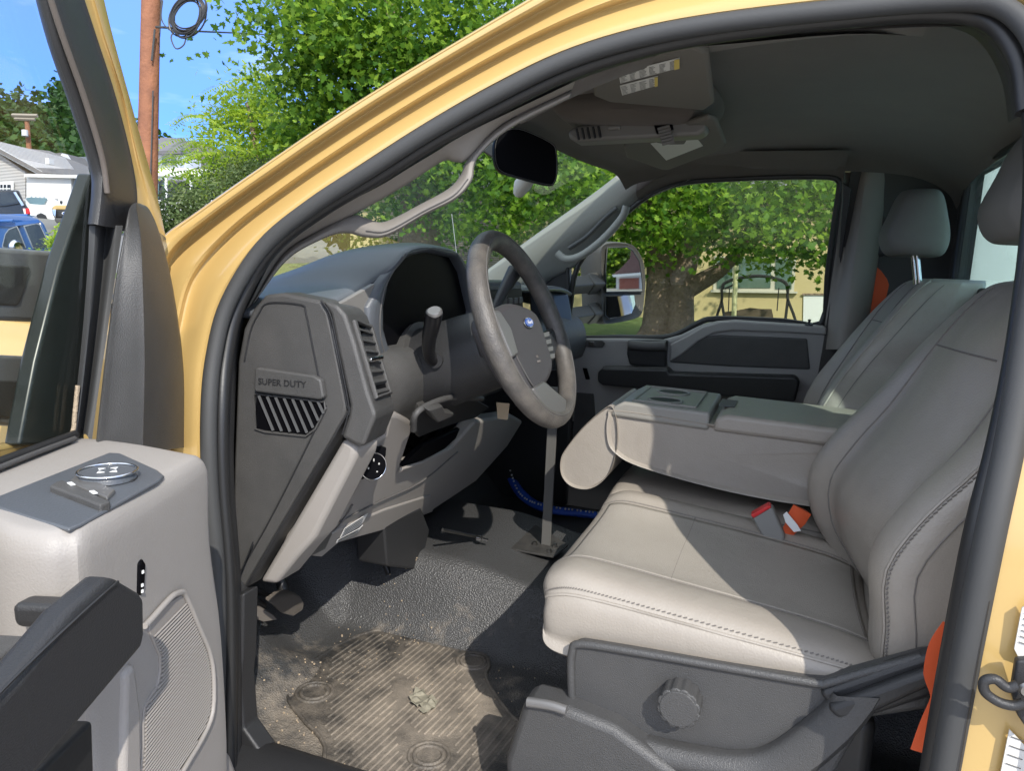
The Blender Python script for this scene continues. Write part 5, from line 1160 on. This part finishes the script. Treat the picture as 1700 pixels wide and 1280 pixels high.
# ---- houses on the left
SID = mat('white_siding', (.60, .58, .57), .7, bump=3.2, bstr=.9, bdist=.10, kind='wave')
ROOF = mat('grey_shingles', (.12, .115, .12), .95, bump=8, bstr=.6, bdist=.05, col2=(.16, .155, .155), nscale=1.5)
WW = mat('white_wall', (.66, .66, .65), .6)
def house_axes(D=60):
    r = V3(*rt); r[2] = 0; r /= np.linalg.norm(r); d = V3(-r[1], r[0], 0); return r, d
HR, HD = house_axes()
def face(pts, D): # vertical wall plane at distance D, parallel to the picture's right axis
    return ats(pts, pl=(CAM+ray(60, 320)*D, HD))
h1 = empty('siding_house', tuple(face([(20,350)], 52)[0]), 'white house with horizontal siding and grey gable roof at the far left', 'house')
prism('wall', face([(-160,250),(-20,230),(0,256),(42,285),(42,400),(-160,400)], 52), HD*9, SID, h1, bevel=0, smooth=False)
prism('roof', [face([(-60,215)], 51.5)[0], face([(70,287)], 51.5)[0], face([(64,290)], 51.5)[0], face([(-60,222)], 51.5)[0]], HD*.5, WW, h1, bevel=0, smooth=False)
a, b = face([(-60,214),(72,286)], 51.4); c, d = face([(80,252),(146,283)], 66); 
rf_ = mk('roof', [a, b, face([(150,292)], 56)[0], face([(146,276)], 68)[0], face([(82,250)], 74)[0], face([(-10,240)], 74)[0]], [(0, 1, 2, 3, 4, 5)], ROOF, h1, smooth=False, solid=.25)
prism('roof_vent', face([(75,262),(81,262),(82,272),(75,272)], 54), HD*.6, WW, h1, bevel=0)
wd = prism('window', face([(-8,301),(22,301),(22,330),(-8,330)], 51.8), HD*.1, WHT, h1, bevel=0, smooth=False)
prism('pane', face([(-6,306),(17,306),(17,326),(-6,326)], 51.7), HD*.05, DGL, wd, bevel=0, smooth=False)
mb = MB()
for x in (-1, 4.5, 10.5): mb.prism(face([(x, 306), (x+1, 306), (x+1, 326), (x, 326)], 51.6), HD*.03)
mb.prism(face([(-6,312), (17,312), (17,313.5), (-6,313.5)], 51.6), HD*.03); mb.build('muntins', WHT, wd, smooth=False)
h2 = empty('white_shed', tuple(face([(90,340)], 50)[0]), 'plain white flat-roofed extension between the siding house and the door frame', 'shed')
prism('wall', face([(44,292),(118,295),(119,400),(44,400)], 50), HD*5, WW, h2, bevel=0, smooth=False)
prism('side_wall', face([(128,296),(175,300),(175,400),(128,400)], 51.5), HD*4, WW, h2, bevel=0, smooth=False)
prism('trim', face([(119,296),(127,296),(128,400),(119,400)], 50.2), HD*1, mat('grey_post', (.3, .3, .29), .6), h2, bevel=0, smooth=False)
prism('roof_edge', face([(40,288),(121,290),(127,290),(180,298),(180,301),(124,295),(40,293)], 49.6), HD*6, WHT, h2, bevel=0, smooth=False)
h3 = empty('grey_roof_house', tuple(face([(100,270)], 75)[0]), 'far grey roof with a small pale gable just above the siding house', 'house')
prism('roof', face([(54,258),(102,253),(114,270),(90,268),(60,268)], 76), HD*6, ROOF, h3, bevel=0, smooth=False)
prism('gable', face([(94,267),(103,254),(114,271),(112,275),(94,270)], 75.5), HD*1, WW, h3, bevel=0, smooth=False)
h4 = empty('blue_roof_house', tuple(face([(135,270)], 80)[0]), 'far blue grey roof touching the black window frame', 'house')
prism('roof', face([(114,265),(120,260),(142,260),(190,262),(190,285),(116,276)], 80), HD*6, mat('blue_shingles', (.15, .17, .2), .9, bump=8, bstr=.5, bdist=.05), h4, bevel=0, smooth=False)
# porch house
h5 = empty('porch_house', tuple(face([(300,340)], 46)[0]), 'white house with a hipped grey roof, dormer and long open porch right of the pole', 'house')
DW = mat('blue_white_wall', (.48, .53, .58), .6)
prism('dormer_wall', face([(261,256),(300,256),(300,279),(261,279)], 46), HD*3, WHT, h5, bevel=0, smooth=False)
prism('dormer_side', [face([(300,256)], 46)[0], face([(300,279)], 46)[0], face([(317,279)], 52)[0], face([(317,262)], 52)[0]], HD*.1, DW, h5, bevel=0, smooth=False)
for a in (269, 284):
    w_ = prism('window', face([(a-1.5,260.5),(a+9,260.5),(a+9,278),(a-1.5,278)], 45.9), HD*.1, WHT, h5, bevel=0, smooth=False)
    prism('pane', face([(a,262.5),(a+7.5,262.5),(a+7.5,274),(a,274)], 45.8), HD*.05, mat('pane_teal', (.08, .14, .15), .1) if a == 269 else bpy.data.materials['pane_teal'], w_, bevel=0, smooth=False)
rf = [face([(256,256)], 45)[0], face([(300,254.5)], 45)[0], face([(319,263)], 51)[0], face([(306,234)], 55)[0], face([(288,236)], 50)[0]]
mk('roof', rf+[face([(268,232)], 58)[0]], [(0, 1, 4), (1, 2, 3, 4), (0, 4, 3, 5)], ROOF, h5, smooth=False, solid=.2)
prism('roof', face([(240,236),(262,232),(332,234),(372,300),(240,300)], 56), HD*8, ROOF, h5, bevel=0, smooth=False)
tube('chimney_cap', [face([(264,236)], 55)[0], face([(264,232)], 55)[0]], .3, STEEL, h5, n=1)
prism('porch_roof', face([(240,278),(380,280),(380,294),(240,291)], 43), HD*4, WHT, h5, bevel=0, smooth=False)
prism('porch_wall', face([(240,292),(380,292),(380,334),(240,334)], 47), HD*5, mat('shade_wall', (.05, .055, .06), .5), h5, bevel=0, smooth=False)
prism('porch_base', face([(240,332),(380,332),(380,385),(240,385)], 43), HD*4, WW, h5, bevel=0, smooth=False)
for a in (275, 316, 352): prism('porch_post', face([(a-1.6,292),(a+1.6,292),(a+1.4,334),(a-1.4,334)], 43.1), HD*.15, WHT, h5, bevel=0, smooth=False)
prism('window', face([(254,305),(264,305),(263,330),(254,330)], 46.8), HD*.1, bpy.data.materials['pane_teal'], h5, bevel=0, smooth=False)
prism('window', face([(270,303),(274,303),(274,330),(270,330)], 46.8), HD*.1, bpy.data.materials['pane_teal'], h5, bevel=0, smooth=False)
prism('porch_beam', face([(240,291),(380,293),(380,299),(240,297)], 43.2), HD*.3, WHT, h5, bevel=0, smooth=False)
# ---- parked vehicles
VD = V3(*ray(50, 350)); VD[2] = 0; VD /= np.linalg.norm(VD)
def vface(pts, D): return ats(pts, pl=(CAM+ray(50, 350)*D, HD))
def wheel(name_p, c, ax_, r, w, par):
    t = lathe('wheel', [(r*.6, -w/2), (r*.95, -w/2), (r, -w/2+.03), (r, w/2-.03), (r*.95, w/2), (r*.6, w/2)], c, ax_, RUB, par, seg=28)
    lathe('rim', [(0, w*.3), (r*.25, w*.42), (r*.5, w*.35), (r*.62, w*.5)], c, ax_, CHR, t, seg=28)
# white pickup
PWH = mat('white_car_paint', (.70, .70, .69), .25, coat=.5)
v = empty('pickup_truck', tuple(gz(at(70,370,D=38))), 'white pickup with amber cab lights parked in front of the white shed', 'pickup', 'vehicles parked up the lot')
bd = prism('body', vface([(40,345),(46,338),(78,340),(88,330),(102,334),(118,340),(120,372),(88,374),(60,366),(48,366)], 37), VD*4.5, PWH, v, bevel=.12)
prism('cab', vface([(41,328),(48,325),(80,326),(88,333),(98,331),(102,340),(78,345),(44,344)], 38), VD*2.0, PWH, v, bevel=.12)
prism('windshield', vface([(42,329),(48,327),(79,328.5),(74,339),(66,340),(50,338)], 37.9), VD*.05, mat('auto_glass', (.10, .16, .17), .06, spec=.9), v, bevel=.02)
prism('side_window', vface([(84,337),(90,330.5),(96,330),(100,338),(98,341),(82,344)], 37.85), VD*.05, DGL, v, bevel=.02)
for k in range(5): prism('cab_light', vface([(50+7*k,325),(52+7*k,323.6),(53.5+7*k,325)], 37.9), VD*.2, WHT, v, bevel=0)
prism('wheel_arch', vface([(58,366),(61,356),(68,353),(76,357),(80,366)], 36.9), VD*.2, RUB, v, bevel=.02)
prism('door_mirror', vface([(99,333),(104,333),(104,340),(99,340)], 37), VD*.2, BLK, v, bevel=.03)
# yellow-nosed pickup
v = empty('pickup_truck', tuple(gz(at(120,375,D=33))), 'pickup with a yellow hood, black grille and blue oval badge facing the camera', 'pickup', 'vehicles parked up the lot')
prism('hood', vface([(86,344),(92,340),(128,340),(200,341),(200,350),(88,348)], 31), VD*2, YEL, v, bevel=.08)
prism('grille', vface([(88,348),(200,348),(200,360),(92,361)], 31), VD*1.5, BLK, v, bevel=.05)
prism('headlight', vface([(86,347),(93,347),(93,361),(88,357)], 30.9), VD*.4, CHR, v, bevel=.03)
prism('bumper', vface([(90,362),(200,361),(200,370),(94,370)], 30.8), VD*.4, DRK, v, bevel=.04)
bc_ = vface([(109,354)], 30.8)[0]
ba = prism('badge', [bc_+HR*.16*math.cos(t)+V3(0, 0, .07*math.sin(t)) for t in np.linspace(0, 6.283, 25)[:-1]], VD*.05, WHT, v, bevel=0)
prism('badge_field', [bc_+HR*.13*math.cos(t)+V3(0, 0, .052*math.sin(t))-VD*.02 for t in np.linspace(0, 6.283, 25)[:-1]], VD*.02, BLUE, ba, bevel=0)
prism('windshield', vface([(122,339),(132,332),(200,330),(200,340)], 33), VD*.1, DGL, v, bevel=.02)
# black suv
v = empty('suv', tuple(gz(at(20,380,D=22))), 'black sport utility vehicle seen from its rear corner at the left edge', 'suv', 'vehicles parked up the lot')
PBK = mat('black_car_paint', (.012, .012, .014), .15, coat=.8)
prism('body', vface([(-140,322),(-60,315),(20,315),(31,315),(40,335),(47,345),(50,356),(53,360),(-140,372)], 22), VD*1.9, PBK, v, bevel=.08)
prism('rear_window', vface([(-40,322),(0,319),(24,319),(32,338),(8,342),(-40,345)], 21.95), VD*.05, DGL, v, bevel=.01)
prism('side_trim', vface([(22,319),(26,318),(40,340),(36,342)], 21.9), VD*.05, CHR, v, bevel=.005)
prism('tail_light', vface([(37,346),(48,345),(51,355),(41,356)], 21.9), VD*.2, mat('tail_red', (.5, .02, .02), .2), v, bevel=.02)
prism('reverse_light', vface([(38,346),(42,346),(43,355),(40,355)], 21.88), VD*.05, WHT, v, bevel=.01)
# blue pickup or suv in front
v = empty('suv', tuple(gz(at(30,440,D=12))), 'blue sport utility vehicle with a ribbed roof parked nearest the open door', 'suv', 'vehicles parked up the lot')
PBL = mat('blue_car_paint', (.02, .07, .22), .12, coat=.9)
def vf2(pts, D): return ats(pts, pl=(CAM+ray(30, 380)*D, HD))
prism('body', vf2([(-200,352),(0,355),(45,358),(66,363),(73,372),(90,410),(92,470),(-200,470)], 11.4), VD*1.7, PBL, v, bevel=.07)
rfv = mk('roof', [vf2([(-200,362)], 11.35)[0], vf2([(20,370)], 11.35)[0], vf2([(64,364)], 11.35)[0], vf2([(60,358)], 13)[0], vf2([(0,355)], 13.1)[0], vf2([(-200,352)], 13.1)[0]], [(0, 1, 2, 3, 4, 5)], mat('blue_roof_paint', (.03, .11, .36), .12, coat=.9), v, smooth=False, solid=.05)
mb = MB()
for k in range(4): mb.tube([vf2([(-120+k*3,368-3*k)], 11.3+.45*k)[0], vf2([(22+8*k,366-3*k)], 11.3+.45*k)[0]], .02, seg=6)
mb.build('roof_ribs', bpy.data.materials['blue_roof_paint'], v)
sg = mat('silver_frame', (.25, .27, .3), .3, metal=.5)
for pts in ([(3,408),(8,388),(14,380),(28,374),(33,384),(44,412),(4,412)], [(38,374),(60,369),(66,371),(82,405),(78,410),(54,413)]):
    f = prism('window_frame', vf2(pts, 11.36), VD*.03, sg, v, bevel=.01)
    c = np.mean(vf2(pts, 11.33), 0); prism('pane', [c+(p-c)*.88 for p in vf2(pts, 11.33)], VD*.02, DGL, f, bevel=0)
lathe('door_mirror', [(0, .06), (.08, .05), (.11, 0), (.09, -.05), (0, -.07)], vf2([(27,410)], 11.2)[0], (1, 0, 0), CHR, v, seg=16)
# low dark car behind
# white trailer seen through the rear window
v = empty('box_trailer', tuple(gz(at(1650,500,Y=8))), 'plain white box trailer seen through the small strip of rear window between the headrests', 'trailer')
bx = [at(1520,300,Y=8), at(1900,300,Y=8)]; x0, x1 = bx[0][0], bx[1][0]; zg = float(gh(x0, 8))
mb = MB(); mb.box(((x0+x1)/2, 9.2, zg+1.95), (x1-x0, 2.4, 2.7)); mb.build('body', mat('trailer_white', (.52, .54, .52), .5, col2=(.47, .49, .47), nscale=1), v, bevel=.03)
mb = MB(); mb.box(((x0+x1)/2, 7.98, zg+.66), (x1-x0, .06, .12)); mb.build('lower_rail', STEEL, v)
for t in (.35, .6): wheel('', (x0+(x1-x0)*t, 8.1, float(gh(x0, 8))+.38), (0, -1, 0), .38, .24, v)
# ---- yellow house beyond the far window
YH = mat('yellow_stucco', (.47, .38, .19), .9, bump=30, bstr=.3, bdist=.01, col2=(.52, .42, .22), nscale=1.5)
HY = 17.0; hz = float(gh(0, HY))
h = empty('yellow_house', (0, HY, hz), 'pale yellow single-storey house with a wide three-pane window behind the maple', 'house')
def hw(pts, off=0.): return ats(pts, Y=HY+off)
mb = MB(); mb.box((-.5, HY+2.5, hz+1.6), (22, 5, 3.2)); mb.build('wall', YH, h, smooth=False)
mk('roof', [(-12.1, HY-.6, hz+3.15), (11, HY-.6, hz+3.15), (11, HY+2.5, hz+4.6), (-12.1, HY+2.5, hz+4.6)], [(0, 1, 2, 3)], ROOF, h, smooth=False, solid=.12)
wf = prism('window', hw([(1186,425),(1322,428),(1318,484),(1184,483)], -.03), (0, .02, 0), mat('window_frame_cream', (.50, .47, .38), .6), h, bevel=0, smooth=False)
PG = mat('window_reflection', (.10, .15, .12), .05, spec=.9)
for pts in ([(1192,428),(1216,428),(1216,479),(1190,479)], [(1222,428),(1281,429),(1279,478),(1222,478)], [(1288,429),(1316,429),(1314,480),(1287,480)]):
    prism('pane', hw(pts, -.05), (0, .01, 0), PG, wf, bevel=0, smooth=False)
prism('window_sill', hw([(1180,481),(1324,484),(1324,487),(1180,485)], -.12), (0, .1, 0), bpy.data.materials['window_frame_cream'], h, bevel=0, smooth=False)
dr = prism('door', hw([(1334,489),(1400,489),(1398,600),(1332,600)], -.03), (0, .02, 0), WW, h, bevel=0, smooth=False)
prism('door_frame', hw([(1332,487),(1400,487),(1400,490),(1332,490)], -.06), (0, .03, 0), BARK, dr, bevel=0, smooth=False)
# shaded annex with brown fascia seen through the windshield
h = empty('brown_porch', (-8, HY-1, hz), 'dark brown porch front between the pale wall and the steering wheel, seen through the windshield', 'porch')
mb = MB(); mb.box(((at(640,400,Y=HY-1)[0]+at(830,400,Y=HY-1)[0])/2, HY-.7, hz+1.2), (at(830,400,Y=HY-1)[0]-at(640,400,Y=HY-1)[0], .6, 3.3)); mb.build('porch_front', mat('brown_boards', (.10, .085, .065), .8, bump=6, bstr=.6, bdist=.02, kind='wave'), h, smooth=False)
# swing
IR = mat('swing_iron', (.02, .02, .02), .5)
sw_ = empty('porch_swing', tuple(hw([(1255,560)], -1.5)[0]), 'black iron garden swing seat with an arched frame in front of the yellow house', 'swing')
def sq(pts, o=-1.5): return crv(np.array(hw(pts, o)), 4)
mb = MB(); mb.tube(sq([(1199,480),(1203,470),(1225,462),(1260,458),(1290,463),(1305,471),(1308,484)]), .035)
mb.tube(sq([(1198,480),(1198,500),(1189,530),(1184,575)]), .03); mb.tube(sq([(1198,500),(1203,530),(1210,575)]), .03); mb.tube(sq([(1308,484),(1308,497),(1320,530),(1330,575)]), .03); mb.tube(sq([(1308,497),(1304,530),(1299,575)]), .03)
mb.tube(sq([(1203,479),(1215,474),(1222,468)]), .02); mb.build('frame', IR, sw_)
mb = MB(); mb.prism(hw([(1202,518),(1225,515),(1245,511),(1265,513),(1281,513),(1284,528),(1286,546),(1202,546)], -1.3), (0, .05, 0)); mb.build('seat', mat('swing_slats', (.12, .09, .06), .8, bump=12, bstr=.8, bdist=.02, kind='wave'), sw_, smooth=False)
mb = MB(); mb.tube(hw([(1211,478),(1209,520)], -1.4), .012); mb.tube(hw([(1293,478),(1290,516)], -1.4), .012); mb.build('chains', IR, sw_)
p0, p1 = hw([(1222,440),(1218,560)], -2.4)
o = tube('yard_post', [p0, p1+V3(0, 0, -.3)], .05, mat('pale_post', (.50, .48, .26), .6), None, n=1); tag(o, 'slim pale yellow post standing in front of the swing', 'post')
# ---- brick garage and trees standing behind the truck, where the far mirror looks
def rf_pt(px, py, T):
    n = mnorm; h0 = at(px, py, pl=(cc+mnorm*.012, mnorm)); d = h0-CAM; d = d/np.linalg.norm(d); r = d-2*(d@n)*n
    c0 = at(1040, 460, pl=(cc+mnorm*.012, mnorm)); d0 = c0-CAM; d0 /= np.linalg.norm(d0); r0 = d0-2*(d0@n)*n; r0[2] = 0; r0 /= np.linalg.norm(r0)
    return h0+r*T/(r@r0), r0
def rfs(pts, T): return [rf_pt(p[0], p[1], T)[0] for p in pts]
TG = 58; r0 = rf_pt(1040, 460, TG)[1]
c_ = rf_pt(1044, 480, TG)[0]
g_ = empty('garage', (c_[0], c_[1], float(gh(c_[0], c_[1]))), 'brown-roofed garage with a brick red door reflected in the far mirror', 'garage')
prism('wall', rfs([(1023,458),(1080,455),(1080,500),(1023,500)], TG), r0*6, WW, g_, bevel=0, smooth=False)
prism('door', rfs([(1028,462),(1061,461),(1061,500),(1028,500)], TG-.1), r0*.05, mat('brick_red_door', (.30, .10, .07), .8, bump=12, bstr=.5, bdist=.02), g_, bevel=0, smooth=False)
prism('eave', rfs([(1016,456),(1082,451),(1082,455),(1018,460)], TG-.5), r0*.3, WHT, g_, bevel=0, smooth=False)
prism('roof', rfs([(1016,456),(1030,446),(1046,428),(1048,414),(1056,412),(1072,400),(1090,450)], TG), r0*5, mat('brown_shingles', (.14, .08, .075), .9, bump=8, bstr=.5, bdist=.05), g_, bevel=0, smooth=False)
t0 = rf_pt(1014, 490, TG+6)[0]; t0 = gz(t0)
cb_ = rf_pt(1015, 452, TG+6)[0]
tree('roadside_tree', t0, [([t0, cb_], [.3, .15])], [(rf_pt(1018, 446, TG+6)[0], (2.0, 2.0, 2.0)), (rf_pt(1010, 470, TG+6)[0], (2.2, 2.0, 1.6)), (rf_pt(1030, 430, TG+6)[0], (1.4, 1.4, 1.4))], 4000, .35, QUAD, LM, 'leafy tree reflected beside the garage in the far mirror', clump=.5, per=20)
